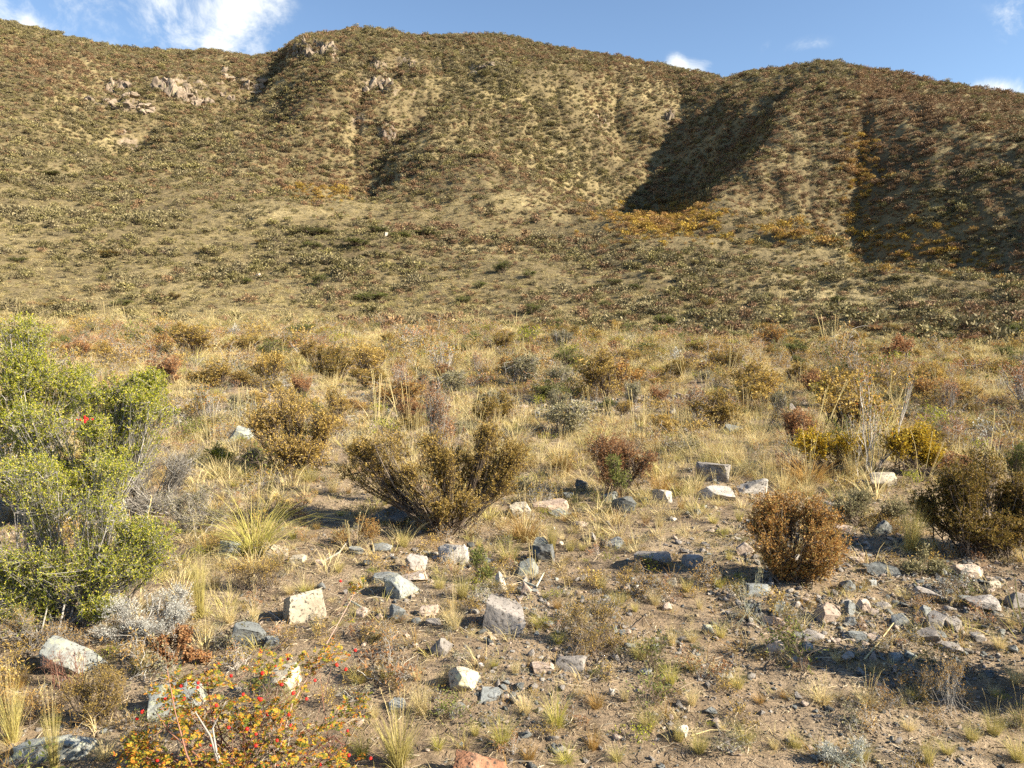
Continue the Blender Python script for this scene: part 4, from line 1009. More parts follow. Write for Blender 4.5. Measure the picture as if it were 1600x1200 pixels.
# yellow autumn shrubs round the bare rose stems
hero_shrub('yellow_leaved_shrub', 'low shrub with bright yellow leaves left of the bare grey rose stems', 'shrub', (1310, 740),
           [(1275, 690, 0, 38, 20, 1), (1320, 695, 0, 28, 20, 1), (1345, 710, .1, 20, 18, .6)], 'yellow', 'bark', seed=48, ragged=3, mains=24, twigs=260, sprigs=1500, per=5, leaf=(.022, .014), sprig=.08, base_r=.15, rad=.005, phrase='the left yellow shrub')
hero_shrub('yellow_leaved_shrub', 'low shrub with bright yellow leaves right of the bare grey rose stems', 'shrub', (1420, 742),
           [(1400, 690, 0, 26, 22, 1), (1435, 690, 0, 28, 24, 1.1), (1450, 715, 0, 22, 18, .6)], 'yellow', 'bark', seed=49, ragged=3, mains=24, twigs=280, sprigs=1700, per=5, leaf=(.022, .014), sprig=.08, base_r=.14, rad=.005, phrase='the right yellow shrub')
hero_shrub('bare_rose_bush', 'tall nearly leafless rose bush with grey forking stems between the two yellow shrubs', 'rose bush', (1365, 742),
           [(1345, 600, 0, 16, 16, 1), (1412, 590, 0, 7, 22, .6), (1325, 660, 0, 28, 22, .7), (1385, 665, .05, 24, 30, .9), (1360, 640, 0, 18, 26, .8)], 'orange', 'grey_bark', seed=50, mains=10, twigs=60, sprigs=260, per=3, leaf=(.022, .012), sprig=.08, base_r=.07, rad=.0065, ragged=1, phrase='the bare rose bush')

# ------------------------------------------------------------------ middle distance shrubs: shapes shared, placed and sized one by one
SHAPES = {}
def shape(kind, var):
    if (kind, var) in SHAPES:
        return SHAPES[kind, var]
    g = random.Random(hash(kind) % 1000 if False else sum(map(ord, kind)) * 7 + var)
    lm = {'brown': 'olive_brown', 'ember': 'ember', 'rust': 'rust', 'green': 'green', 'olive': 'dark_olive', 'grey': 'grey_green', 'yellow': 'orange', 'bare': 'rust', 'lime': 'lime'}[kind]
    bm = 'grey_bark' if kind in ('yellow', 'bare', 'grey') else 'bark'
    n = 5 + var % 3
    Ls = []
    for i in range(n):
        a = 6.28 * i / n + g.uniform(-.4, .4)
        Ls.append((math.cos(a) * g.uniform(.16, .26), math.sin(a) * g.uniform(.14, .24), g.uniform(.42, .68), g.uniform(.16, .24), g.uniform(.16, .24), g.uniform(.15, .25), g.uniform(.7, 1.2)))
    Ls.append((g.uniform(-.1, .1), 0, .74, .2, .2, .2, 1)); Ls.append((g.uniform(-.25, .25), g.uniform(-.2, .2), .25, .2, .2, .14, .5))
    thin = kind in ('bare', 'yellow')
    br, lv = shrub_geo(sum(map(ord, kind)) + var * 13, Ls, mains=20, twigs=150 if thin else 190, sprigs=420 if thin else 950, per=3 if thin else 5, leaf=(.034, .016) if not thin else (.03, .018),
                       sprig=.08, base_r=.05, rad=.010 if not thin else .008, shell=.5)
    a = mesh_np('branches', br[0], br[1], M[bm], link=False, smooth=True); b = mesh_np('foliage', lv[0], lv[1], M[lm], link=False)
    SHAPES[kind, var] = (a.data, b.data)
    return SHAPES[kind, var]

NM = {'brown': 'olive_brown_shrub', 'ember': 'red_brown_shrub', 'rust': 'rusty_shrub', 'green': 'green_shrub', 'olive': 'olive_shrub', 'grey': 'grey_green_shrub', 'yellow': 'autumn_rose_bush', 'bare': 'twiggy_shrub', 'lime': 'yellow_green_shrub'}
def mid_shrub(kind, u, v, w, h, label, group, phrase=None, seed=0):
    x, y, z = ground_at(u, v)
    s = depth_at(x, y, z) / FPX
    a, b = shape(kind, seed % 3)
    root = empty(NM[kind], x, y, z - .02, rz=(seed * 2.39) % 6.28)
    root.scale = (w * s / .84, w * s / .84, h * s / .92)
    for n, d in (('branches', a), ('foliage', b)):
        o = bpy.data.objects.new(n, d); COL.objects.link(o); o.parent = root
    tag(root, label, 'rose bush' if kind == 'yellow' else 'shrub', group)
    PLACED.append((root, u, v, w / 2, phrase))
    return root

GR = 'shrubs across the middle of the terrace'
MIDS = [
 ('brown', 305, 558, 84, 56, 'wide olive brown bush on the pale grass strip, largest near the upper left', 'the wide olive brown bush at the upper left'),
 ('green', 251, 532, 30, 27, 'small fresh green bush touching the wide olive brown bush at the upper left', None),
 ('olive', 215, 534, 36, 22, 'low dark brown shrub left of the small fresh green bush', None),
 ('rust', 122, 562, 62, 34, 'rusty shrub showing above the yellow green bushes', 'the rusty shrub above the yellow green bushes'),
 ('rust', 258, 604, 76, 56, 'dull reddish shrub behind the middle yellow green bush', 'the dull reddish shrub'),
 ('brown', 333, 608, 76, 50, 'yellowish olive shrub right of the dull reddish shrub', 'the yellowish olive shrub'),
 ('brown', 422, 602, 62, 58, 'upright brown shrub with a dark base on the left part of the grass', 'the upright brown shrub'),
 ('yellow', 330, 662, 62, 72, 'orange leaved rose bush with pale grey stems beside the middle yellow green bush', 'the orange rose bush'),
 ('yellow', 352, 684, 56, 36, 'low orange and yellow leaved sprigs in front of the orange rose bush', None),
 ('green', 470, 528, 56, 26, 'dark green bush at the far edge of the terrace left of centre', 'the dark green bush left of centre'),
 ('olive', 440, 554, 88, 32, 'long low olive bush in front of the dark green bush left of centre', None),
 ('olive', 517, 584, 66, 54, 'dark olive bush, left one of the joined pair in the tall straw', 'the joined olive pair'),
 ('brown', 576, 588, 70, 52, 'olive brown bush, right one of the joined pair in the tall straw', None),
 ('brown', 605, 543, 34, 26, 'small brown bush on the straw near the far edge, left of centre', None),
 ('yellow', 545, 545, 50, 22, 'low orange tinted shrub just above the joined olive pair', None),
 ('bare', 630, 614, 52, 54, 'small fan shaped reddish shrub on one dark foot in the straw', 'the small one footed shrub'),
 ('rust', 472, 622, 42, 44, 'small rust brown shrub above the broad arching shrub', None),
 ('brown', 528, 655, 46, 60, 'narrow upright brown shrub right of the broad arching shrub', 'the narrow upright shrub'),
 ('bare', 745, 586, 32, 42, 'sparse grey brown twigs standing in straw right of the small one footed shrub', None),
 ('green', 712, 550, 56, 16, 'flat pale green shrub behind the straw near the middle', None),
 ('green', 888, 576, 60, 36, 'dark green dome shaped bush near the middle of the far terrace', 'the dark green dome'),
 ('ember', 965, 612, 92, 60, 'orange brown bush with deep shadow below it right of the dark green dome', 'the orange brown bush'),
 ('olive', 925, 612, 26, 36, 'small dark shrub touching the left of the orange brown bush', None),
 ('rust', 832, 557, 36, 22, 'small reddish shrub left of the dark green dome', None),
 ('green', 1008, 553, 70, 20, 'long flat green bush behind the orange brown bush', None),
 ('olive', 1056, 594, 42, 38, 'olive shrub just right of the orange brown bush', None),
 ('grey', 871, 658, 46, 62, 'spiky grey green shrub beside the rubble strip', 'the spiky grey green shrub'),
 ('grey', 990, 632, 46, 44, 'soft grey green shrub in front of the orange brown bush', None),
 ('bare', 1086, 660, 54, 74, 'sparse pinkish twiggy shrub with orange leaves at the end of the rubble strip', 'the pinkish twiggy shrub'),
 ('brown', 1186, 636, 112, 66, 'wide olive brown bush right of the pinkish twiggy shrub', 'the wide olive brown bush on the right'),
 ('olive', 1165, 622, 60, 46, 'dark olive shrub fused to the left of the wide bush on the right', None),
 ('lime', 1296, 636, 84, 46, 'yellow green rounded bush with dark left side', 'the yellow green rounded bush'),
 ('grey', 1218, 650, 40, 50, 'grey twiggy shrub between the wide bush and the yellow green rounded bush', None),
 ('rust', 1246, 696, 78, 66, 'open reddish brown bush below the yellow green rounded bush', 'the open reddish bush'),
 ('olive', 1378, 614, 38, 30, 'dark olive shrub behind the bare rose bush', None),
 ('ember', 1446, 628, 62, 50, 'orange brown shrub right of the bare rose bush', 'the orange brown shrub on the right'),
 ('brown', 1505, 628, 62, 40, 'brown shrub behind the bare grey twigs on the right', None),
 ('bare', 1482, 644, 52, 66, 'bare grey twigs fanning from one foot in the grass on the right', 'the bare grey twigs'),
 ('grey', 1424, 658, 44, 28, 'grey green cushion right of the bare rose bush', None),
 ('ember', 1408, 674, 26, 28, 'small rust red sprig under the grey green cushion', None),
 ('brown', 1432, 563, 26, 20, 'small round olive shrub on the far grass, left one of two by the right', None),
 ('olive', 1482, 574, 30, 20, 'small round dark shrub on the far grass at the right', None),
 ('olive', 1508, 566, 24, 18, 'small dark dot of a shrub right of the round dark shrub on the far grass', None),
 ('green', 1590, 534, 56, 34, 'very dark green bush where the slope meets the right edge', 'the very dark bush at the slope foot'),
 ('rust', 1490, 745, 80, 46, 'reddish brown shrub behind the dense dark bush', None),
 ('green', 1592, 765, 56, 88, 'green shrub behind the dense dark bush at the right edge', None),
 ('olive', 1450, 705, 56, 44, 'olive grassy shrub right of the yellow shrubs', None),
 ('brown', 1560, 590, 60, 36, 'faded brown shrub at the right edge of the far grass', None),
 ('olive', 1205, 560, 28, 24, 'small dark shrub on the far grass above the wide bush on the right', None),
 ('brown', 1120, 572, 46, 26, 'green and orange low shrub right of the olive shrub on the far grass', None),
 ('yellow', 1285, 582, 30, 26, 'small orange leaved bush above the yellow green rounded bush', None),
 ('brown', 660, 545, 44, 20, 'low brown shrub behind the straw left of centre', None),
 ('rust', 700, 690, 40, 40, 'faint rusty shrub behind the bare stemmed crown', None),
 ('olive', 875, 745, 34, 38, 'dark rusty clump left of the reddish bush', None),
 ('brown', 400, 640, 44, 34, 'small brown shrub behind the broad arching shrub', None),
 ('grey', 372, 640, 40, 30, 'grey green cushion beside the orange rose bush', None),
 ('lime', 345, 730, 60, 44, 'yellow green low sprawl at the right foot of the middle yellow green bush', None),
 ('grey', 395, 730, 46, 40, 'grey twiggy mound left of the broad arching shrub', None),
 ('grey', 555, 730, 46, 50, 'pale grey sprigs between the broad arching shrub and the fan shaped shrub', None),
]
for i, (k, u, v, w, h, lab, ph) in enumerate(MIDS):
    mid_shrub(k, u, v, w, h, lab, GR, ph, seed=i + (2 if k == 'green' else 0))

# dark clumps one can pick out on the slope above the terrace
SL = 'dark clumps on the lower slope'
SLOPE = [
 ('green', 557, 385, 60, 16, 'wide grey green clump with a flat top on the upper apron'), ('green', 490, 367, 95, 12, 'long dark green hedge like clump on the upper apron'),
 ('green', 590, 366, 50, 13, 'green clump next to the white speck on the upper apron'), ('green', 624, 374, 50, 13, 'green clump right of the white speck on the upper apron'),
 ('green', 663, 369, 60, 12, 'long green clump farther right of the white speck'), ('olive', 322, 397, 32, 13, 'dark round clump alone on the left apron'),
 ('green', 485, 390, 44, 14, 'green clump below the long hedge like clump'), ('olive', 408, 381, 26, 8, 'small dark clump on the pale grass of the left apron'),
 ('olive', 172, 402, 44, 14, 'dark clump on the far left apron'), ('green', 498, 448, 40, 22, 'tall bushy green clump on the lower apron left of centre'),
 ('green', 387, 444, 22, 12, 'small dark clump left of the tall bushy green clump'), ('green', 250, 274, 0, 0, None),
 ('green', 785, 427, 38, 22, 'bright green clump on the middle apron'), ('green', 750, 450, 26, 12, 'flat green clump left below the bright green clump'),
 ('olive', 678, 424, 22, 10, 'small dark clump left of the bright green clump'), ('green', 585, 470, 80, 16, 'wide grey green clump low on the apron'),
 ('green', 826, 434, 30, 14, 'green clump just right of the bright green clump'), ('olive', 977, 383, 26, 9, 'dark dot of a clump below the yellow gully mouth'),
 ('green', 948, 420, 24, 12, 'small green clump on the pale middle apron'), ('green', 1015, 427, 24, 9, 'small flat green clump right of the pale middle apron'),
 ('green', 960, 446, 34, 12, 'green clump over the pale middle apron, lower one'), ('green', 992, 452, 38, 10, 'flat green clump joined to its left neighbour on the middle apron'),
 ('green', 945, 482, 26, 14, 'round dark green clump above the far edge of the terrace'), ('green', 832, 492, 40, 20, 'dark green clump above the terrace left of the round one'),
 ('green', 1036, 512, 54, 24, 'largest dark green bush on the bank above the terrace, with a brown side'), ('green', 988, 518, 36, 16, 'green bush on the bank left of the largest one'),
 ('green', 868, 512, 34, 16, 'green bush at the foot of the bank near the middle'), ('lime', 1082, 494, 20, 12, 'bright green tuft on the bank right of the largest bush'),
 ('green', 1310, 474, 40, 14, 'green clump on the bank at the right'), ('green', 1425, 493, 40, 14, 'pale green clump on the bank at the right edge side'),
 ('olive', 1395, 520, 40, 16, 'dark olive clump low on the shaded bank'), ('olive', 1106, 480, 30, 16, 'dark clump on the bank right of the bright green tuft'),
 ('green', 1530, 508, 34, 14, 'green clump on the bank near the right edge'), ('olive', 300, 478, 22, 10, None), ('green', 1063, 373, 30, 8, None),
 ('green', 725, 475, 40, 14, 'dull green clump low on the apron near the middle'), ('olive', 272, 468, 34, 12, 'dark clump low on the left apron above the pale grass'),
 ('green', 190, 478, 40, 12, 'grey green clump low on the left apron'), ('olive', 80, 482, 40, 12, 'brownish clump low at the far left apron'), ('green', 30, 410, 40, 10, 'green clump at the far left of the apron'),
 ('green', 85, 275, 60, 7, 'long dark green patch of scrub on the left hillside'), ('green', 630, 262, 18, 7, None),
]
for i, (k, u, v, w, h, lab) in enumerate(SLOPE):
    if lab:
        mid_shrub(k, u, v, w, h, lab, SL, None, seed=i)

# ------------------------------------------------------------------ the rose bush with red hips at the lower left
def build_rose():
    g = np.random.default_rng(5)
    base = (385, 1235)
    x, y, z = ground_at(*base, rmin=1.0)
    s = depth_at(x, y, z) / FPX
    root = empty('rose_bush', x, y, z)
    lobes = [(225, 1165, .0, 44, 34), (290, 1120, .05, 50, 44), (370, 1125, .05, 56, 46), (250, 1200, -.05, 66, 34), (340, 1190, -.05, 76, 40), (430, 1180, 0, 66, 44),
             (505, 1160, .05, 54, 36), (530, 1190, 0, 44, 28), (430, 1120, .05, 50, 34), (310, 1070, .1, 44, 26), (420, 1062, .15, 66, 28), (490, 1050, .2, 46, 22), (265, 1075, .05, 34, 30), (520, 960, .4, 26, 12), (545, 1120, .1, 26, 30)]
    wts = [.8, 1.1, 1.1, .9, 1.1, .9, .7, .55, .7, .5, .7, .4, .4, .2, .3]
    Ls = [((u - base[0]) * s, dy, (base[1] - v) * s * .92, ru * s, ru * s * .7, rv * s, w) for (u, v, dy, ru, rv), w in zip(lobes, wts)]
    br, _ = shrub_geo(51, Ls, mains=30, twigs=150, sprigs=10, per=1, base_r=.06, rad=.0042, sprig=.02, shell=.5)
    mesh_np('canes', br[0], br[1], M['red_bark'], root, smooth=True)
    # two thick old grey canes
    def P(u, v, dy):
        return np.array([(u - base[0]) * s, dy, (base[1] - v) * s * .92])
    old = np.array([[P(352, 1235, 0), P(350, 1180, -.03), P(343, 1120, -.05), P(322, 1078, -.05)], [P(352, 1200, 0), P(349, 1150, -.04), P(345, 1110, -.04), P(360, 1075, 0)]])
    red = np.array([[P(318, 1230, .0), P(308, 1150, -.06), P(292, 1080, -.05), P(272, 1020, 0)], [P(420, 1230, 0), P(446, 1110, .1), P(500, 1010, .3), P(528, 955, .45)]])
    a = tubes(old, np.tile([.0042, .0036, .003, .002], (2, 1)), 6)
    mesh_np('old_cane', a[0], a[1], M['grey_bark'], root, smooth=True)
    a = tubes(red, np.tile([.0032, .0026, .002, .0012], (2, 1)), 6)
    mesh_np('long_cane', a[0], a[1], M['red_bark'], root, smooth=True)
    # compound leaves: five to seven leaflets on a short stalk
    n = 1250
    Lb = np.array(Ls); li = g.choice(len(Lb), n, p=Lb[:, 6] / Lb[:, 6].sum())
    d = unit(g.normal(size=(n, 3)) + [0, -.2, .3]); C = Lb[li, :3] + d * Lb[li, 3:6] * (g.uniform(0, 1, n) ** .5)[:, None]
    extra = np.concatenate([red[0][1] + (red[0][3] - red[0][1]) * g.uniform(0, 1, (16, 1)), red[1][1] + (red[1][3] - red[1][1]) * g.uniform(0, 1, (14, 1))])
    C = np.concatenate([C, extra + g.normal(size=extra.shape) * .008]); n = len(C)
    ax = unit(np.c_[g.normal(size=(n, 2)), g.normal(size=n) * .35 + .1]); side = unit(np.cross(ax, np.array([0, 0, 1.]) + g.normal(size=(n, 3)) * .35)); nor = np.cross(side, ax)
    Ln = g.uniform(.014, .026, n)
    V, F, o = [], [], 0
    lens = np.array([[0, 0, 0], [.28, .30, .05], [.62, .32, .07], [1, 0, -.05], [.62, -.32, .07], [.28, -.30, .05], [.5, 0, -.02]])
    tri = np.array([[0, 1, 6], [1, 2, 6], [2, 3, 6], [3, 4, 6], [4, 5, 6], [5, 0, 6]])
    for (t, ang) in ((1.0, 0), (.72, .8), (.72, -.8), (.42, .95), (.42, -.95), (.15, 1.05), (.15, -1.05)):
        O = C + ax * (Ln * t)[:, None]
        A = ax * math.cos(ang) + side * math.sin(ang); A = unit(A + g.normal(size=A.shape) * .2); B = unit(np.cross(nor, A)); N = np.cross(A, B)
        l = (Ln * .52 * g.uniform(.8, 1.2, n))[:, None]
        for k in range(7):
            V.append(O + A * l * lens[k, 0] + B * l * lens[k, 1] * .8 + N * l * lens[k, 2])
        # interleave
    VV = np.stack(V, 1).reshape(n, 7, 7, 3).reshape(-1, 3)
    b = (np.arange(n * 7) * 7)[:, None, None] + tri[None]
    mesh_np('foliage', VV, b.reshape(-1, 3), M['orange'], root)
    # hips: each a berry with a withered crown
    sv, sf = ICO[3]
    hv = sv.copy(); hv[:, 2] *= 1.12; hv[:, 0] *= 1 - .12 * hv[:, 2]; hv[:, 1] *= 1 - .12 * hv[:, 2]
    cr = leaves(np.tile([[0, 0, 1.05]], (6, 1)), np.c_[np.cos(np.arange(6) * 1.05), np.sin(np.arange(6) * 1.05), np.full(6, 1.0)], .8, .3, g)
    stalk = tubes(np.array([[[0, 0, -1], [.1, 0, -2], [.35, .1, -3.2]]]), np.full((1, 3), .12), 4)
    hip_me = mesh_np('rose_hip', hv, sf, M['hip'], link=False, smooth=True).data
    cal_v, cal_f = join([cr, stalk])
    cal_me = mesh_np('calyx', cal_v, cal_f, M['bark'], link=False).data
    hips = [(532, 908), (449, 1024), (450, 1030), (430, 1041), (410, 1052), (361, 1056), (310, 1067), (309, 1074), (283, 1072), (555, 1016), (546, 1024), (526, 1039), (540, 1046), (492, 1063), (440, 1070),
            (380, 1085), (404, 1091), (407, 1093), (458, 1083), (479, 1092), (298, 1127), (270, 1090), (222, 1112), (214, 1123), (258, 1092), (287, 1092), (418, 1117), (451, 1117), (454, 1133), (338, 1102),
            (386, 1139), (400, 1147), (433, 1157), (443, 1162), (400, 1165), (390, 1180), (330, 1164), (231, 1184), (246, 1188), (543, 1142), (545, 1180), (579, 1185), (190, 1182), (500, 1195), (357, 1137)]
    for i, (u, v) in enumerate(hips):
        far = .55 if v < 950 else (.25 if v < 1050 and u > 400 else .02)
        yy = y + far + g.uniform(-.08, .05)
        f = yy * cp - 0 * sp
        rx, ry, rz_ = ray(u, v)
        t = yy / float(ry)
        p = (float(rx) * t, yy, EYE + float(rz_) * t)
        gz = float(height(p[0], p[1]))
        pz = max(p[2], gz + .02)
        r = .0052 * g.uniform(.85, 1.2)
        h = bpy.data.objects.new('rose_hip', hip_me); COL.objects.link(h); h.parent = root
        h.location = (p[0] - x, p[1] - y, pz - z); h.scale = (r, r, r)
        h.rotation_euler = (g.uniform(1.2, 2.6), g.uniform(-.5, .5), g.uniform(0, 6.28))
        c = bpy.data.objects.new('calyx', cal_me); COL.objects.link(c); c.parent = h
    tag(root, 'rose bush with red hips and orange yellow leaves at the lower left', 'rose bush')
    PLACED.append((root, 380, 1150, 190, 'the rose bush'))
build_rose()

# the red berries hanging in the middle yellow green bush
def berries():
    x, y, z = ground_at(140, 815)
    f = depth_at(x, y, z) - .35
    rx, ry, rz_ = [float(q) for q in ray(130, 654)]
    t = (y - .45) / ry
    g = np.random.default_rng(3); parts = []
    V, F = ICO[2]
    for k in range(13):
        parts.append((V * g.uniform(.005, .008) + g.normal(size=3) * np.array([.018, .014, .014]), F))
    o = mesh_np('berry_cluster', *join(parts), M['hip'], smooth=True)
    o.location = (rx * t, y - .45, EYE + rz_ * t)
    tag(o, 'small cluster of bright red berries on the middle yellow green bush', 'berries')
berries()

# ------------------------------------------------------------------ tussocks
TSH = {}
def tussock_shape(kind, var):
    if (kind, var) in TSH:
        return TSH[kind, var]
    sd = 700 + var * 11 + sum(map(ord, kind))
    spec = {'straw': ('straw', 190, .40, .06, .50, .35), 'gold': ('gold', 240, .40, .07, .55, .45), 'green': ('green_grass', 210, .42, .06, .60, .6), 'brown': ('brown_grass', 230, .40, .08, .5, .4),
            'tall': ('gold', 260, .42, .045, .36, .22), 'long': ('green_grass', 260, .55, .07, .75, .9), 'mat': ('straw', 220, .30, .14, .9, .7)}[kind]
    b = blades_geo(sd, spec[1], spec[2], spec[3], spec[4], spec[5], .0032, s=5)
    hd = heads_geo(sd + 1, 9 if kind in ('tall', 'straw', 'long') else 4, .56, .05, .2, .0012, .06)
    base = blades_geo(sd + 2, 90, .14, .07, .9, .5, .004, s=4)
    V, F = join([b, base])
    TSH[kind, var] = (mesh_np('blades', V, F, M[spec[0]], link=False).data, mesh_np('seed_stalks', hd[0], hd[1], M['straw'], link=False).data)
    return TSH[kind, var]

def tussock(kind, u, v, w, h, label, seed=0, phrase=None, stalks=True, group='grass tussocks of the stony flat'):
    x, y, z = ground_at(u, v)
    s = depth_at(x, y, z) / FPX
    a, b = tussock_shape(kind, seed % 3)
    root = empty('grass_tussock', x, y, z, rz=(seed * 1.7) % 6.28)
    root.scale = (w * s / .46, w * s / .46, h * s / .36)
    for n, d in (('blades', a), ('seed_stalks', b)):
        if n == 'seed_stalks' and not stalks:
            continue
        o = bpy.data.objects.new(n, d); COL.objects.link(o); o.parent = root
    tag(root, label, 'tussock', group)
    PLACED.append((root, u, v, w / 2, phrase))

TUS = [
 ('long', 398, 862, 105, 100, 'long arching green tussock'+' beside the lichened rounded stone', 'the long green tussock'),
 ('tall', 1422, 864, 52, 84, 'tall straw tussock in front of the dense dark bush, left of a pair', 'the tall straw tussock'),
 ('gold', 1447, 866, 36, 44, 'shorter golden tussock touching the tall straw one', None),
 ('tall', 622, 1196, 96, 96, 'large golden green tussock with tall seed stalks at the bottom edge', 'the large bottom tussock'),
 ('straw', 708, 984, 48, 56, 'pale straw tussock left of the wedge shaped rock', 'the pale tussock by the wedge shaped rock'),
 ('gold', 723, 935, 34, 60, 'narrow golden tussock behind the pale straw one, next to the small green herb', None),
 ('gold', 795, 878, 50, 50, 'golden green tussock between the small green herb and the split dark rock', 'the golden green tussock'),
 ('tall', 863, 862, 26, 54, 'thin upright green tussock behind the split dark rock', None),
 ('brown', 820, 845, 80, 62, 'rusty straw clump at the right foot of the fan shaped shrub', 'the rusty straw clump'),
 ('brown', 1262, 752, 118, 58, 'big rusty golden tussock behind the rounded reddish brown bush', 'the big rusty golden tussock'),
 ('straw', 1225, 765, 40, 40, 'bright pale tussock at the left foot of the big rusty golden tussock', None),
 ('straw', 1262, 775, 46, 38, 'bright pale tussock in front of the big rusty golden tussock', None),
 ('straw', 1150, 727, 52, 62, 'upright bright straw tussock behind the grey banded rock', 'the upright bright straw tussock'),
 ('straw', 1115, 718, 40, 44, 'thin pale tussock left of the upright bright straw tussock', None),
 ('brown', 880, 742, 60, 52, 'rusty orange tussock left of the reddish bush', 'the rusty orange tussock'),
 ('brown', 1032, 772, 52, 56, 'rusty gold tussock at the right side of the reddish bush', None),
 ('tall', 313, 965, 40, 110, 'tall pale straw tuft standing right of the silver grey shrub', 'the tall pale tuft'),
 ('straw', 325, 998, 40, 44, 'short straw tussock at the foot of the tall pale tuft', None),
 ('straw', 360, 975, 34, 44, 'straw tussock midway between the tall pale tuft and the cream block', None),
 ('straw', 398, 973, 28, 50, 'thin straw tussock just left of the cream block', None),
 ('green', 222, 1055, 24, 60, 'narrow yellow green tussock left of the dried cushion plant', 'the narrow green tussock'),
 ('tall', 455, 1115, 44, 50, 'straw tuft growing beside the rose hips under the white stone', None),
 ('green', 592, 1000, 30, 24, 'tiny green tuft left of the pale wedge stone', None),
 ('green', 773, 1042, 22, 20, 'tiny bright green tuft right of the pale wedge stone', 'the tiny bright green tuft'),
 ('straw', 652, 1062, 28, 30, 'small straw tuft left of the flat cream stone', None),
 ('straw', 585, 1120, 30, 30, 'small pale tuft above the large bottom tussock', None),
 ('gold', 1000, 1028, 46, 36, 'golden tuft right of the dwarf herb patch, largest in its row', 'the golden tuft by the dwarf herb'),
 ('straw', 1050, 1008, 26, 42, 'upright straw tuft right of the golden tuft by the dwarf herb', None),
 ('gold', 1082, 1048, 36, 30, 'golden green tuft alone on the soil left of the gravel', 'the lone golden green tuft'),
 ('gold', 1152, 1074, 40, 34, 'golden green tuft below the lone golden one, next to dark litter', None),
 ('gold', 1126, 995, 28, 32, 'small golden tuft below the spindly stalks', None),
 ('straw', 1285, 1098, 62, 36, 'pale flat tussock on the gravel, left of two', 'the left flat tussock'),
 ('straw', 1355, 1103, 62, 40, 'pale flat tussock on the gravel, right of two', 'the right flat tussock'),
 ('gold', 1062, 1158, 24, 44, 'small straw tuft leaning on the reddish white stone', None),
 ('gold', 1345, 1188, 46, 44, 'golden tuft at the bottom edge beside the silver herb', 'the golden tuft at the bottom'),
 ('tall', 1450, 1196, 36, 46, 'narrow green gold tuft at the bottom edge under the pale branching weed', None),
 ('straw', 1420, 1140, 40, 24, 'flat straw tuft left of the pale branching weed', None),
 ('green', 885, 1190, 46, 26, 'flat green tuft on bare soil at the bottom, right of the orange rock', 'the flat green tuft'),
 ('straw', 977, 1096, 24, 34, 'faint straw tuft on bare soil right of the dwarf herb patch', None),
 ('straw', 905, 1088, 26, 24, 'faint straw tuft on bare soil below the grey slab', None),
 ('brown', 1186, 1098, 26, 18, 'small brown tuft left of the pale flat tussocks', None),
 ('brown', 1227, 1090, 26, 16, 'tiny rusty tuft between the brown tuft and the left flat tussock', None),
 ('straw', 1562, 1012, 40, 34, 'straw tuft in the gravel near the right edge', 'the straw tuft near the right edge'),
 ('straw', 1580, 975, 34, 22, 'yellow tuft at the right edge above the gravel', None),
 ('straw', 1412, 935, 40, 18, 'low straw tuft in the middle of the gravel', None),
 ('mat', 1080, 835, 60, 22, 'pale cushion like tuft on the stony ground left of the rounded bush', 'the pale cushion tuft'),
 ('mat', 1105, 852, 40, 18, 'second smaller cushion tuft left of the rounded bush', None),
 ('gold', 442, 712, 44, 30, 'yellow green tuft under the left arm of the broad arching shrub', None),
 ('gold', 484, 752, 50, 34, 'bright yellow green tuft in front of the broad arching shrub', 'the bright tuft before the arching shrub'),
 ('straw', 520, 770, 30, 36, 'pale straw tuft right of the bright tuft', None),
 ('tall', 20, 1160, 60, 100, 'straw tuft with tall bent stalks at the lower left corner', 'the tall stalked tuft in the corner'),
 ('tall', 85, 1205, 40, 110, 'long pale stalks rising from the bottom edge at lower left', None),
 ('straw', 1330, 745, 44, 60, 'pale straw stalks under the bare rose bush', None),
 ('straw', 1010, 660, 40, 36, 'straw tussock behind the reddish bush', None),
 ('straw', 1185, 700, 60, 40, 'pale grey straw tussock left of the left yellow shrub', None),
 ('gold', 1525, 670, 60, 36, 'golden tussock right of the bare grey twigs', None),
 ('gold', 1500, 600, 60, 24, 'yellow tussock on the far grass behind the bare grey twigs', None),
]
for i, (k, u, v, w, h, lab, ph) in enumerate(TUS):
    tussock(k, u, v, w, h, lab, i, ph, stalks=(h > 34))

# ------------------------------------------------------------------ stones
def stone(name, mat, u, v, w, h, label, seed, phrase=None, sub=4, depthk=.8, rot=None, cuts=14, tilt=(0, 0), wedge=0., strata=0., sink=.42, rough=.05, cat='rock', group=None, dy=0, box=None):
    if box is None:
        box = .30 if h < .62 * w else .42
    """v is the photo row where the stone meets the ground in front"""
    x, y, z = ground_at(u, v)
    s = depth_at(x, y, z) / FPX
    W, H = w * s, h * s
    D = W * depthk
    g = random.Random(seed)
    V, F = stone_geo(seed, (W * 1.04, D * 1.05, H * 1.34), sub=sub, cuts=cuts, rough=rough, rot=0 if rot is None else rot, tilt=tilt, wedge=wedge, strata=strata, box=box)
    V[:, 2] -= V[:, 2].min() + H * sink
    V[:, 1] += D * .35 + dy
    r = math.hypot(x, y)
    o = mesh_np(name, V, F, R[mat])
    if sub >= 4:
        o.data.polygons.foreach_set('use_smooth', np.zeros(len(F), bool) if sub < 5 else np.ones(len(F), bool))
    o.location = (x, y, z)
    tag(o, label, cat, group)
    PLACED.append((o, u, v, w / 2, phrase))
    return o

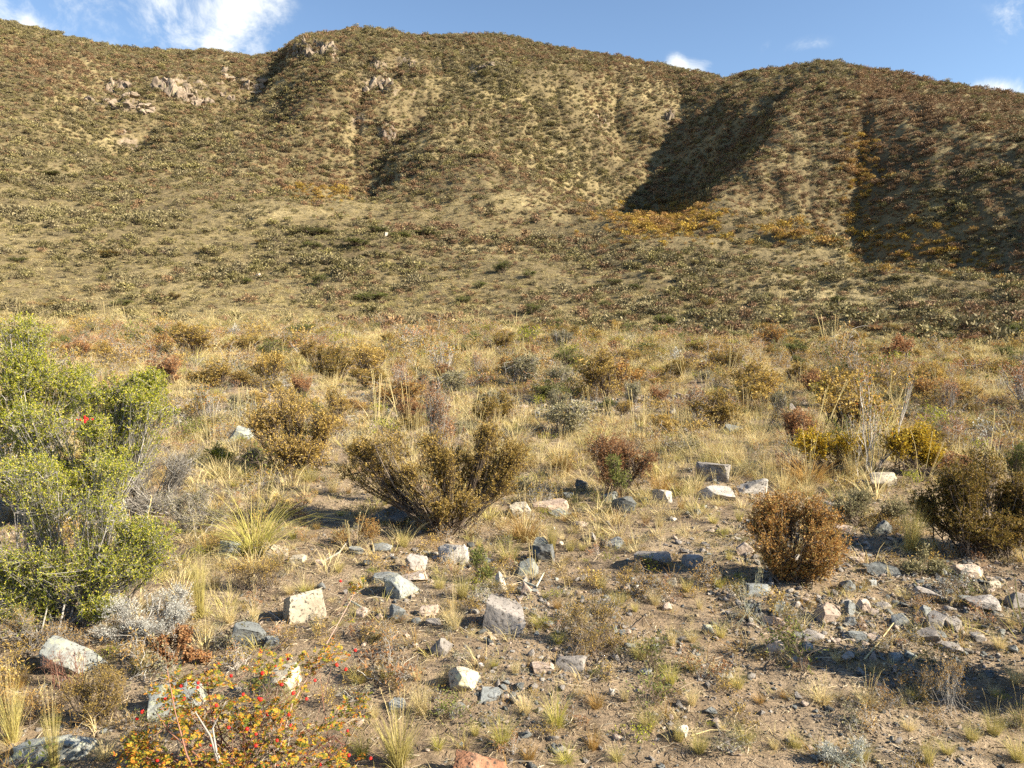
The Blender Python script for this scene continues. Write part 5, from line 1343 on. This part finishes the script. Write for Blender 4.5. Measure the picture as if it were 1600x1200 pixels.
STN = [
 ('cream', 470, 972, 70, 50, 'cream boxy block with flat top on the left of the bare soil', 'the cream block', dict(cuts=7, depthk=.7, rot=.25, sub=5, rough=.03, box=.22, sink=.26)),
 ('grey', 786, 988, 78, 62, 'large grey pink wedge shaped rock in the middle of the bare soil', 'the wedge shaped rock', dict(wedge=.6, cuts=12, rot=-.2, sub=5, sink=.15, box=.26)),
 ('cream', 726, 1078, 52, 44, 'flat cream stone with greenish lichen below the pale wedge stone', 'the flat cream stone', dict(cuts=12, depthk=.9, sub=5, rough=.03)),
 ('grey', 692, 1024, 34, 32, 'small pale grey wedge stone above the flat cream stone', 'the pale wedge stone', dict(cuts=6, tilt=(0, .4), sub=4, rough=.03)),
 ('orange', 750, 1240, 92, 46, 'rough orange brown rock cut by the bottom edge', 'the orange brown rock', dict(wedge=.45, rough=.10, sub=6, cuts=7, tilt=(0, .2), sink=.1)),
 ('white', 710, 882, 56, 36, 'split white rock left of the small green herb', 'the split white rock', dict(strata=.5, sub=5)),
 ('grey', 647, 893, 38, 28, 'grey brown stone left of the split white rock', None, dict(sub=4)),
 ('lichen', 617, 934, 68, 30, 'flat lichen crusted slab on the bare soil right of the cream block', 'the lichen crusted slab', dict(sub=5, depthk=.9)),
 ('slate', 620, 970, 27, 26, 'small rounded blue grey stone below the lichen crusted slab', 'the rounded blue grey stone', dict(sub=4, cuts=8)),
 ('pink', 672, 962, 34, 18, 'pale pinkish stone right of the rounded blue grey stone', None, dict(sub=4, cuts=8)),
 ('slate', 650, 975, 16, 12, 'tiny slate chip between the rounded blue grey stone and the pale pinkish one', None, dict(sub=3)),
 ('grey', 676, 977, 28, 10, 'flat grey stone just below the pale pinkish stone', None, dict(sub=3)),
 ('slate', 384, 1014, 54, 36, 'angular blue grey slab between the dried cushion and the cream block', 'the angular blue grey slab', dict(wedge=-.4, cuts=6, sub=5, rough=.02)),
 ('slate', 425, 1010, 28, 16, 'smaller blue grey slab right of the angular one', None, dict(cuts=7, sub=4)),
 ('cream', 434, 1088, 70, 42, 'bright cream rock behind the rose hips', 'the cream rock behind the rose', dict(sub=5, cuts=10)),
 ('lichen', 268, 1124, 92, 50, 'low rock covered in yellow green lichen left of the rose bush', 'the lichened rock by the rose', dict(sub=5, depthk=.7)),
 ('lichen', 92, 1058, 96, 62, 'large lichened boulder under the sprawling bush at lower left', 'the large lichened boulder', dict(sub=5, cuts=16)),
 ('lichen', 75, 1190, 120, 34, 'long low lichened rock at the bottom left corner', 'the long lichened rock', dict(sub=5, depthk=.4)),
 ('slate', 12, 1200, 30, 22, 'small grey stone at the very corner of the bottom left', None, dict(sub=4)),
 ('lichen', 352, 872, 40, 34, 'lichened rounded stone left of the long green tussock', 'the lichened rounded stone', dict(sub=4)),
 ('cream', 432, 872, 44, 18, 'long pale stone below the long green tussock', None, dict(sub=4, tilt=(0, .3))),
 ('cream', 462, 882, 30, 14, 'small cream stone right of the long pale stone', None, dict(sub=4)),
 ('dark', 848, 878, 40, 30, 'split dark stone with white face right of the golden green tussock', 'the split dark stone', dict(sub=5, strata=.4)),
 ('lichen', 842, 862, 22, 34, 'upright pale lichened stone leaning on the split dark stone', None, dict(sub=4, tilt=(0, .5), cuts=8)),
 ('lichen', 820, 900, 44, 22, 'greenish flat stone between the split dark stone and the wedge shaped rock', None, dict(sub=4, tilt=(0, -.2))),
 ('white', 785, 922, 16, 44, 'thin white splinter of stone standing behind the wedge shaped rock', None, dict(sub=4, tilt=(0, -.35), cuts=8, depthk=.6)),
 ('pink', 823, 930, 18, 20, 'small reddish stone behind the wedge shaped rock', None, dict(sub=3)),
 ('slate', 961, 858, 30, 20, 'blue grey stone with a dark left side right of the reddish bush foot', 'the blue grey stone', dict(sub=4, cuts=7)),
 ('dark', 945, 858, 16, 16, 'dark chip leaning on the blue grey stone', None, dict(sub=3)),
 ('dark', 975, 802, 44, 36, 'dark pointed stone with a pale ridge below the reddish bush', 'the dark pointed stone', dict(sub=5, cuts=5, wedge=.3)),
 ('lichen', 952, 784, 30, 16, 'pale green stone behind the dark pointed stone', None, dict(sub=4)),
 ('white', 1008, 786, 16, 12, 'small white stone right of the dark pointed stone', None, dict(sub=3)),
 ('white', 1036, 786, 30, 24, 'white and grey blotched stone right of the small white stone', 'the blotched stone', dict(sub=4)),
 ('dark', 908, 768, 22, 22, 'small dark round stone left of the reddish bush', None, dict(sub=4)),
 ('pink', 853, 800, 72, 22, 'long pinkish white slab right of the fan shaped shrub', 'the long pinkish slab', dict(sub=5, depthk=.6)),
 ('cream', 812, 812, 50, 26, 'cream rock half hidden behind the rusty straw clump', None, dict(sub=4)),
 ('lichen', 880, 808, 44, 14, 'low lichened stone in front of the long pinkish slab', None, dict(sub=4)),
 ('pink', 905, 822, 30, 10, 'flat pinkish chip below the low lichened stone', None, dict(sub=3)),
 ('dark', 612, 820, 78, 34, 'dark rounded boulder in the shade of the fan shaped shrub', 'the dark boulder', dict(sub=5, cuts=10)),
 ('slate', 556, 868, 24, 18, 'grey stone at the foot of the rusty fronds', None, dict(sub=4)),
 ('slate', 595, 862, 34, 10, 'flat slate chip right of the grey stone at the rusty fronds', None, dict(sub=3)),
 ('slate', 600, 910, 40, 12, 'thin dark slab above the lichen crusted slab', None, dict(sub=4)),
 ('pink', 650, 908, 50, 12, 'pale flat stone right of the thin dark slab', None, dict(sub=4)),
 ('grey', 1122, 752, 60, 30, 'grey banded rock behind the white stones', 'the grey banded rock', dict(sub=5, strata=.6)),
 ('white', 1182, 772, 56, 34, 'pinkish white boulder behind the rounded reddish brown bush', 'the pinkish white boulder', dict(sub=5)),
 ('white', 1128, 782, 58, 20, 'white flat rock in front of the grey banded rock', None, dict(sub=4)),
 ('cream', 1385, 766, 50, 32, 'pale triangular rock under the bare rose bush', 'the pale triangular rock', dict(sub=5, wedge=.5, sink=.05)),
 ('grey', 1305, 800, 36, 18, 'grey slab left of the grey green mound', None, dict(sub=4)),
 ('grey', 1350, 762, 28, 14, 'small grey stone left of the pale triangular rock', None, dict(sub=3)),
 ('dark', 1382, 835, 40, 28, 'dark stone shaded by the dense dark bush', None, dict(sub=4)),
 ('pink', 1318, 830, 30, 12, 'pinkish stone at the right side of the rounded bush', None, dict(sub=4)),
 ('cream', 547, 662, 28, 13, 'white rounded stone above the fan shaped shrub, left of two', 'the two white stones', dict(sub=4)),
 ('pink', 588, 674, 28, 16, 'pale flat topped stone right of the white rounded stone above the fan shaped shrub', None, dict(sub=4, cuts=8)),
 ('white', 520, 660, 16, 8, 'small white stone at the foot of the narrow upright shrub', None, dict(sub=3)),
 ('pink', 617, 668, 16, 10, 'small pale stone right of the pale flat topped stone', None, dict(sub=3)),
 ('lichen', 1146, 678, 30, 18, 'grey lichened stone in the grass behind the upright bright straw tussock', None, dict(sub=4)),
 ('white', 1048, 672, 14, 12, 'small white stone below the pinkish twiggy shrub, left of two', None, dict(sub=3)),
 ('white', 1070, 676, 12, 10, 'small white stone below the pinkish twiggy shrub, right of two', None, dict(sub=3)),
 ('white', 1052, 648, 14, 12, 'greenish white stone left of the pinkish twiggy shrub', None, dict(sub=3)),
 ('lichen', 375, 690, 44, 28, 'pale rock between the middle yellow green bush and the broad arching shrub', None, dict(sub=4)),
 ('cream', 203, 552, 14, 8, 'small white stone in the grass above the yellow green bushes', None, dict(sub=3)),
 ('white', 110, 505, 26, 4, 'thin white stone on the far pale grass at the left', None, dict(sub=3)),
 # gravel patch on the right
 ('lichen', 1217, 962, 20, 36, 'upright greenish white stone at the left of the gravel', 'the upright greenish white stone', dict(sub=4, cuts=8)),
 ('pink', 1216, 978, 40, 24, 'brown pink stone leaning on the upright greenish white stone', None, dict(sub=4, wedge=.4)),
 ('slate', 1190, 932, 44, 20, 'flat grey green slab at the foot of the rounded reddish brown bush', None, dict(sub=4)),
 ('pink', 1298, 972, 36, 30, 'pale tan stone with a dark notch in the gravel', 'the pale tan stone', dict(sub=4, wedge=.4)),
 ('slate', 1330, 962, 22, 26, 'upright blue green stone in the gravel', 'the upright blue green stone', dict(sub=4)),
 ('pink', 1353, 958, 26, 24, 'tan stone right of the upright blue green stone', None, dict(sub=4)),
 ('slate', 1331, 978, 20, 18, 'small teal stone below the upright blue green stone', None, dict(sub=4)),
 ('grey', 1382, 953, 24, 14, 'small pale stone above the dark blue slab in the gravel', None, dict(sub=3)),
 ('slate', 1412, 976, 38, 20, 'wedge of dark blue slab in the gravel', 'the dark blue slab', dict(sub=4, wedge=.3)),
 ('slate', 1448, 966, 24, 22, 'dark blue green stone behind the two rounded grey ones', None, dict(sub=4)),
 ('grey', 1466, 982, 36, 26, 'rounded grey stone, left one of the two side by side', 'the two rounded grey stones', dict(sub=4, cuts=8, rough=.02)),
 ('grey', 1495, 984, 30, 22, 'rounded grey stone, right one of the two side by side', None, dict(sub=4, cuts=8, rough=.02)),
 ('pink', 1212, 1026, 36, 32, 'tan angular stone with dark left side below the brown pink stone', 'the tan angular stone', dict(sub=4, cuts=8)),
 ('slate', 1246, 1042, 24, 18, 'small pale blue stone right of the tan angular stone', None, dict(sub=4)),
 ('slate', 1385, 900, 56, 20, 'long tilted grey slab in the upper gravel', 'the long tilted grey slab', dict(sub=4, depthk=.5, tilt=(0, .15), cuts=8)),
 ('pink', 1434, 892, 26, 12, 'smooth pink pebble right of the long tilted grey slab', None, dict(sub=4, cuts=3, rough=.01)),
 ('pink', 1342, 880, 22, 10, 'reddish chip left of the long tilted grey slab', None, dict(sub=3)),
 ('pink', 1518, 902, 62, 16, 'long pinkish slab right of the low leafy herb', 'the long pink slab at right', dict(sub=4, depthk=.5)),
 ('grey', 1545, 955, 50, 22, 'flat grey brown slab near the right edge of the gravel', 'the flat brown slab', dict(sub=4, cuts=8, sink=.3)),
 ('grey', 1600, 950, 44, 22, 'flat grey slab cut by the right edge', None, dict(sub=4, sink=.3)),
 ('grey', 1455, 940, 50, 22, 'dark brown tilted slab above the two rounded grey stones', None, dict(sub=4, tilt=(0, .2))),
 ('white', 1441, 988, 14, 7, 'bright white chip left of the two rounded grey stones', None, dict(sub=3)),
 ('slate', 1470, 997, 34, 7, 'thin slate splinter below the two rounded grey stones', None, dict(sub=3)),
 ('slate', 1342, 1005, 34, 18, 'striped grey slab in the lower gravel', 'the striped grey slab', dict(sub=4, strata=.5)),
 ('pink', 1372, 1006, 26, 14, 'tan stone right of the striped grey slab', None, dict(sub=4)),
 ('slate', 1330, 925, 26, 20, 'folded blue grey stone in the upper gravel', None, dict(sub=4, strata=.4)),
 ('slate', 1364, 918, 18, 16, 'thin leaning slate right of the folded blue grey stone', None, dict(sub=3, tilt=(0, .6))),
 ('grey', 1455, 1005, 40, 20, 'brown grey stone under the thin slate splinter', None, dict(sub=4)),
 ('grey', 1270, 1000, 40, 12, 'low pale stone left of the striped grey slab', None, dict(sub=3)),
 ('slate', 1265, 1020, 20, 14, 'dark chip in the lower gravel right of the tan angular stone', None, dict(sub=3)),
 ('grey', 1325, 1035, 20, 18, 'pale chip below the striped grey slab', None, dict(sub=3)),
 ('grey', 1490, 1020, 34, 16, 'grey stone at the edge of the lower right shadow', None, dict(sub=4)),
 ('slate', 1405, 1035, 30, 12, 'pale blue chip touched by the lower right shadow', None, dict(sub=3)),
 ('grey', 893, 1050, 60, 24, 'low grey slab under the dwarf herb patch', 'the low grey slab', dict(sub=5, depthk=.6)),
 ('pink', 848, 1053, 36, 22, 'tan triangular stone left of the low grey slab', None, dict(sub=4, wedge=.3)),
 ('slate', 762, 1096, 40, 14, 'greenish grey flat stone right below the flat cream stone', None, dict(sub=4)),
 ('white', 1066, 1155, 26, 24, 'white and red stone behind a small straw tuft', 'the reddish white stone', dict(sub=4)),
 ('slate', 1008, 1055, 24, 10, 'small blue grey chip right of the low grey slab', None, dict(sub=3)),
 ('pink', 648, 1012, 14, 12, 'small orange pink pebble left of the pale wedge stone', None, dict(sub=3)),
 ('white', 957, 1087, 12, 12, 'small white pebble on bare soil below the low grey slab', None, dict(sub=3)),
 ('slate', 620, 1110, 26, 16, 'pale blue stone above the large bottom tussock', None, dict(sub=4)),
 ('slate', 715, 1112, 24, 12, 'small leaning slate left of the greenish grey flat stone', None, dict(sub=3)),
 ('dark', 705, 1122, 14, 12, 'small dark pebble under the small leaning slate', None, dict(sub=3)),
 ('cream', 1048, 915, 20, 14, 'cream pebble in front of the long bush shadow', None, dict(sub=3)),
 ('grey', 1020, 885, 60, 22, 'dark grey slab lying in the long bush shadow, left of two', None, dict(sub=4)),
 ('grey', 1090, 885, 40, 18, 'dark grey slab lying in the long bush shadow, right of two', None, dict(sub=4)),
 ('pink', 1168, 870, 34, 28, 'pinkish stone at the left foot of the rounded reddish brown bush', None, dict(sub=4)),
 ('pink', 565, 965, 30, 12, 'pale pink stone right of the cream block', None, dict(sub=3)),
 ('pink', 592, 970, 16, 14, 'small round pink stone right of the pale pink stone', None, dict(sub=3)),
 ('pink', 498, 885, 22, 10, 'pink pebble above the cream block', None, dict(sub=3)),
]
CN = {'cream': 'cream_rock', 'white': 'white_rock', 'grey': 'grey_rock', 'slate': 'slate_rock', 'pink': 'tan_rock', 'lichen': 'lichened_rock', 'dark': 'dark_rock', 'orange': 'orange_rock'}
for i, (m, u, v, w, h, lab, ph, kw) in enumerate(STN):
    stone(CN[m], m, u, v, w, h, lab, 900 + i, ph, group='loose stones of the stony flat', **kw)

# ------------------------------------------------------------------ smaller single plants and stones, each described by the landmark it stands next to
USED = set()
MARKS = [(u, v, hw, ph) for (_, u, v, hw, ph) in PLACED if ph]
def describe(look, u, v, hw):
    near = sorted(MARKS, key=lambda m: math.hypot((u - m[0]) * .8, (v - m[1]) * 1.6))[:7]
    for mu, mv, mh, ph in near:
        du, dv = u - mu, v - mv
        if math.hypot(du, dv) > 190 + mh:
            continue
        gap = abs(du) - mh - hw
        if gap > -4 and abs(dv) < 45:
            rel = ('just ' if gap < 18 else '') + ('left of' if du < 0 else 'right of')
        elif abs(du) < mh + hw:
            rel = 'behind' if dv < 0 else 'in front of'
        else:
            rel = ('behind and ' if dv < 0 else 'in front and ') + ('left of' if du < 0 else 'right of')
        lab = f"{look} {rel} {ph}"
        if lab not in USED and 4 <= len(lab.split()) <= 16:
            USED.add(lab)
            return lab
    return None

def clash(u, v, hw, k=.8):
    return any(abs(u - p[1]) < (hw + p[3]) * k and abs(v - p[2]) < 10 + .12 * (v - 470) * .5 for p in PLACED)

def build_singles():
    g = random.Random(77)
    nsh = nt = ns = 0
    # shrubs of the far half of the terrace
    looks = {'brown': 'small olive brown shrub', 'rust': 'small rusty shrub', 'green': 'small green shrub', 'olive': 'small dark shrub', 'grey': 'small grey green shrub', 'bare': 'small twiggy shrub', 'ember': 'small red brown shrub', 'yellow': 'small orange leaved shrub'}
    tries = 0
    while nsh < 210 and tries < 6000:
        tries += 1
        v = 520 + 165 * g.random() ** 1.3; u = g.uniform(-60, 1660)
        if v > 600 and g.random() < .55:
            continue
        if u < 300 and v > 560:
            continue
        far = v - 470
        w = far * g.choice([.2, .28, .4, .55]) * g.uniform(.8, 1.2) + 5; h = w * g.uniform(.45, .85)
        if any(abs(u - p[1]) < (w / 2 + p[3]) * .7 and abs(v - p[2]) < 8 for p in PLACED):
            continue
        k = g.choice(['brown', 'brown', 'brown', 'rust', 'green', 'green', 'olive', 'olive', 'olive', 'grey', 'bare', 'ember', 'yellow'])
        lab = describe(looks[k], u, v, w / 2)
        if lab:
            mid_shrub(k, u, v, w, h, lab, GR, None, seed=tries); nsh += 1
    # tufts
    tl = {'straw': 'straw tuft', 'gold': 'golden green tuft', 'green': 'greener tuft', 'brown': 'rusty tuft', 'mat': 'flat pale tuft'}
    tries = 0
    while nt < 190 and tries < 4000:
        tries += 1
        v = 690 + 500 * g.random() ** .9; u = g.uniform(-30, 1630)
        if (u < 300 and v < 960) or (170 < u < 560 and v > 1010) or (u > 1400 and 740 < v < 870) or (u > 1180 and 890 < v < 1040 and g.random() < .75):
            continue
        far = v - 470
        w = far * g.uniform(.035, .085); h = w * g.uniform(.7, 1.4)
        if clash(u, v, w / 2):
            continue
        k = g.choice(['straw', 'straw', 'gold', 'gold', 'green', 'brown', 'mat'])
        if k == 'mat':
            h = w * .45
        lab = describe(('small ' if w < far * .055 else '') + tl[k], u, v, w / 2)
        if lab:
            tussock(k, u, v, w, h, lab, tries, None, stalks=g.random() < .3); nt += 1
    # stones
    sl = {'cream': 'cream stone', 'white': 'white stone', 'grey': 'grey stone', 'slate': 'blue grey stone', 'pink': 'tan stone', 'dark': 'dark stone', 'lichen': 'lichened stone'}
    tries = 0
    def zmix():
        q = g.random()
        if q < .30: return g.gauss(1390, 130), g.gauss(980, 40), .045
        if q < .45: return g.gauss(980, 120), g.gauss(640, 9), .08
        if q < .53: return g.gauss(1490, 60), g.gauss(690, 9), .07
        if q < .68: return g.gauss(700, 110), g.gauss(910, 45), .04
        if q < .80: return g.gauss(1000, 120), g.gauss(800, 26), .05
        if q < .86: return g.gauss(600, 80), g.gauss(655, 8), .07
        return g.uniform(560, 1600), g.uniform(900, 1190), .022
    while ns < 190 and tries < 5000:
        tries += 1
        u, v, k0 = zmix()
        if not (-20 < u < 1620 and 600 < v < 1195):
            continue
        far = v - 470
        w = far * k0 * g.uniform(.45, 1.25); h = w * g.uniform(.3, .7)
        if clash(u, v, w / 2, .7):
            continue
        m = g.choice(['grey', 'grey', 'slate', 'slate', 'pink', 'pink', 'white', 'lichen', 'dark', 'cream'])
        sz = 'small ' if w < far * .03 else ''
        shp = 'flat ' if h < w * .42 else ''
        lab = describe(sz + shp + sl[m], u, v, w / 2)
        if lab:
            stone(CN[m], m, u, v, w, h, lab, 3000 + tries, None, sub=3, cuts=g.choice([8, 11, 14]), rot=g.uniform(-1.5, 1.5), tilt=(g.uniform(-.2, .2), g.uniform(-.3, .3)), sink=g.uniform(.2, .45), group='loose stones of the stony flat'); ns += 1
    print('singles', nsh, nt, ns)
build_singles()

def stone_chips():
    # chips and crumbs gathered round the foot of every stone
    g = np.random.default_rng(19)
    X, Y, S = [], [], []
    for (o, u, v, hw, ph) in PLACED:
        if o.get('category') != 'rock' or hw < 5:
            continue
        w = hw * 2 * depth_at(*o.location) / FPX
        n = int(18 + hw)
        a = g.uniform(0, 6.28, n); rr = w * (.5 + np.abs(g.normal(size=n)) * .35)
        X.append(o.location[0] + np.cos(a) * rr); Y.append(o.location[1] + w * .3 + np.sin(a) * rr * .9); S.append(np.clip(w * g.lognormal(-2.6, .5, n), .005, .05))
    x, y, s = map(np.concatenate, (X, Y, S))
    ps = []
    for k in range(8):
        V, F = stone_geo(670 + k, (1, g.uniform(.6, .95), g.uniform(.35, .7)), sub=2, cuts=10, rough=.08)
        ps.append(proto('c', [(V, F)], [[R['soil'], R['grey'], R['soil'], R['pink'], R['slate'], R['soil'], R['grey'], R['dark']][k]]))
    rot = np.stack([g.normal(size=len(x)) * .3, g.normal(size=len(x)) * .3, g.uniform(0, 6.28, len(x))], -1)
    scatter('stone_chips', ps, np.stack([x, y, height(x, y)], -1), rot, np.stack([s] * 3, -1), g.integers(0, 8, len(x)))
    fr = [proto('f', [blades_geo(480 + s_, 16, .085, .02, .6, .5, .0022, s=4)], [[M['straw'], M['gold'], M['brown_grass'], M['straw']][s_]]) for s_ in range(4)]
    k = g.uniform(0, 1, len(x)) < .16
    m_ = int(k.sum()); sc_ = g.lognormal(0, .4, m_) * np.clip(np.hypot(x[k], y[k]) / 5, .8, 1.8)
    scatter('grass_fringe', fr, np.stack([x[k], y[k], height(x[k], y[k])], -1), np.stack([g.normal(size=m_) * .2, g.normal(size=m_) * .2, g.uniform(0, 6.28, m_)], -1), np.stack([sc_] * 3, -1), g.integers(0, 4, m_))
stone_chips()

# ------------------------------------------------------------------ dry sticks
def stick(pts, r, label, mat='litter'):
    P = []
    x0 = None
    for u, v, lift in pts:
        x, y, z = ground_at(u, v)
        P.append((x, y, z + lift))
    P = np.array(P); o = P[0].copy()
    t = np.linspace(0, 1, 9); tp = np.linspace(0, 1, len(P))
    Q = np.stack([np.interp(t, tp, (P - o)[:, k]) for k in range(3)], -1)[None]
    V, F = tubes(Q, np.linspace(r, r * .6, 9)[None], 6)
    ob = mesh_np('dry_stick', V, F, M[mat], smooth=True); ob.location = o
    tag(ob, label, 'stick', 'dry sticks on the ground')
stick([(1350, 1033, .006), (1375, 1010, .03), (1395, 992, .06)], .0045, 'pale straight dry stick lying across the gravel', 'straw')
stick([(416, 956, .01), (430, 966, .012), (443, 975, .01)], .003, 'short grey stick leaning at the left of the cream block', 'grey_bark')
stick([(1080, 1151, .004), (1110, 1145, .012), (1148, 1144, .006)], .003, 'thin pale stick right of the reddish white stone', 'straw')
stick([(545, 940, .01), (570, 958, .02), (610, 968, .01)], .006, 'bleached twig on the soil right of the cream block', 'pale')
stick([(820, 915, .02), (838, 925, .03), (850, 905, .04)], .007, 'bleached forked root piece right of the white splinter', 'pale')
stick([(505, 878, .004), (530, 868, .02), (545, 850, .03)], .008, 'weathered grey root at the foot of the rusty fronds', 'grey_bark')

# ------------------------------------------------------------------ rock outcrops of the hillside
def outcrop(u, v, w, h, label, seed, n=7, name='rock_outcrop'):
    x, y, z = ground_at(u, v)
    s = depth_at(x, y, z) / FPX
    g = np.random.default_rng(seed); parts = []
    for k in range(n * 2):
        a = g.uniform(-.5, .5); b = g.uniform(-.45, .4)
        ww, hh = w * s * g.uniform(.14, .42), h * s * g.uniform(.3, .75)
        V, F = stone_geo(seed * 31 + k, (ww, ww * g.uniform(.7, 1.1), hh * 1.3), sub=4, cuts=9, rough=.16, rot=g.uniform(-1, 1), tilt=(g.uniform(-.3, .3), g.uniform(-.5, .5)))
        px, py = a * w * s, g.uniform(-.2, .5) * w * s * .5
        gz = float(height(x + px, y + py)) - z
        parts.append((V + [px, py, gz + hh * .12], F))
    V, F = join(parts)
    o = mesh_np(name, V, F, R['outcrop']); o.location = (x, y, z)
    tag(o, label, 'rock outcrop', 'rock outcrops high on the hill')
OUT = [(272, 152, 62, 38, 'pale pinkish craggy outcrop on the left shoulder of the hill', 11), (308, 158, 44, 22, 'lower right end of the pale craggy outcrop', 6), (185, 146, 34, 26, 'broken outcrop left of the pale craggy one', 7),
       (205, 165, 60, 14, 'low dark ledge beneath the pale craggy outcrop', 6), (500, 88, 46, 28, 'craggy outcrop just under the summit', 8), (470, 84, 22, 26, 'dark cliff at the left shoulder of the summit', 5), (530, 98, 22, 14, 'small crag right below the summit outcrop', 4),
       (585, 108, 18, 22, 'narrow crag on the upper slope below the summit', 4), (634, 106, 24, 18, 'crag with a dark left side right of the narrow crag', 4), (590, 138, 40, 26, 'crag above the shadowed gully in the middle', 6), (562, 190, 14, 14, 'small dark crag beside the middle gully', 3),
       (755, 106, 34, 14, 'dark low crag on the upper slope right of the summit', 5), (605, 215, 26, 30, 'dark steep crag in the middle gully', 4), (380, 135, 70, 20, 'ledge in shadow on the left ridge of the summit', 6), (200, 222, 24, 10, 'dark rock band at the mouth of the left gully', 4),
       (938, 190, 16, 16, 'small dark crag left of the deep shaded gully', 3), (1045, 185, 22, 22, 'dark crag at the head of the deep shaded gully', 4), (150, 165, 40, 16, 'scattered pale crags on the left hill', 5), (350, 150, 30, 14, 'dark crag at the bend of the left ridge', 4), (340, 120, 30, 10, None, 0)]
for i, (u, v, w, h, lab, n) in enumerate(OUT):
    if lab:
        outcrop(u, v, w, h, lab, 40 + i, n)
# the white speck among the scrub of the apron: a pale boulder
stone('white_rock', 'white', 603, 369, 7, 6, 'tiny white boulder among green clumps high on the apron', 1500, None, sub=4, sink=0, cat='rock')
stone('tan_rock', 'pink', 645, 371, 12, 5, 'pale flat boulder right of the tiny white boulder on the apron', 1501, None, sub=4, sink=0, cat='rock')
stone('tan_rock', 'pink', 403, 436, 10, 7, 'single tan boulder on the lower apron left of centre', 1502, None, sub=4, sink=0, cat='rock')
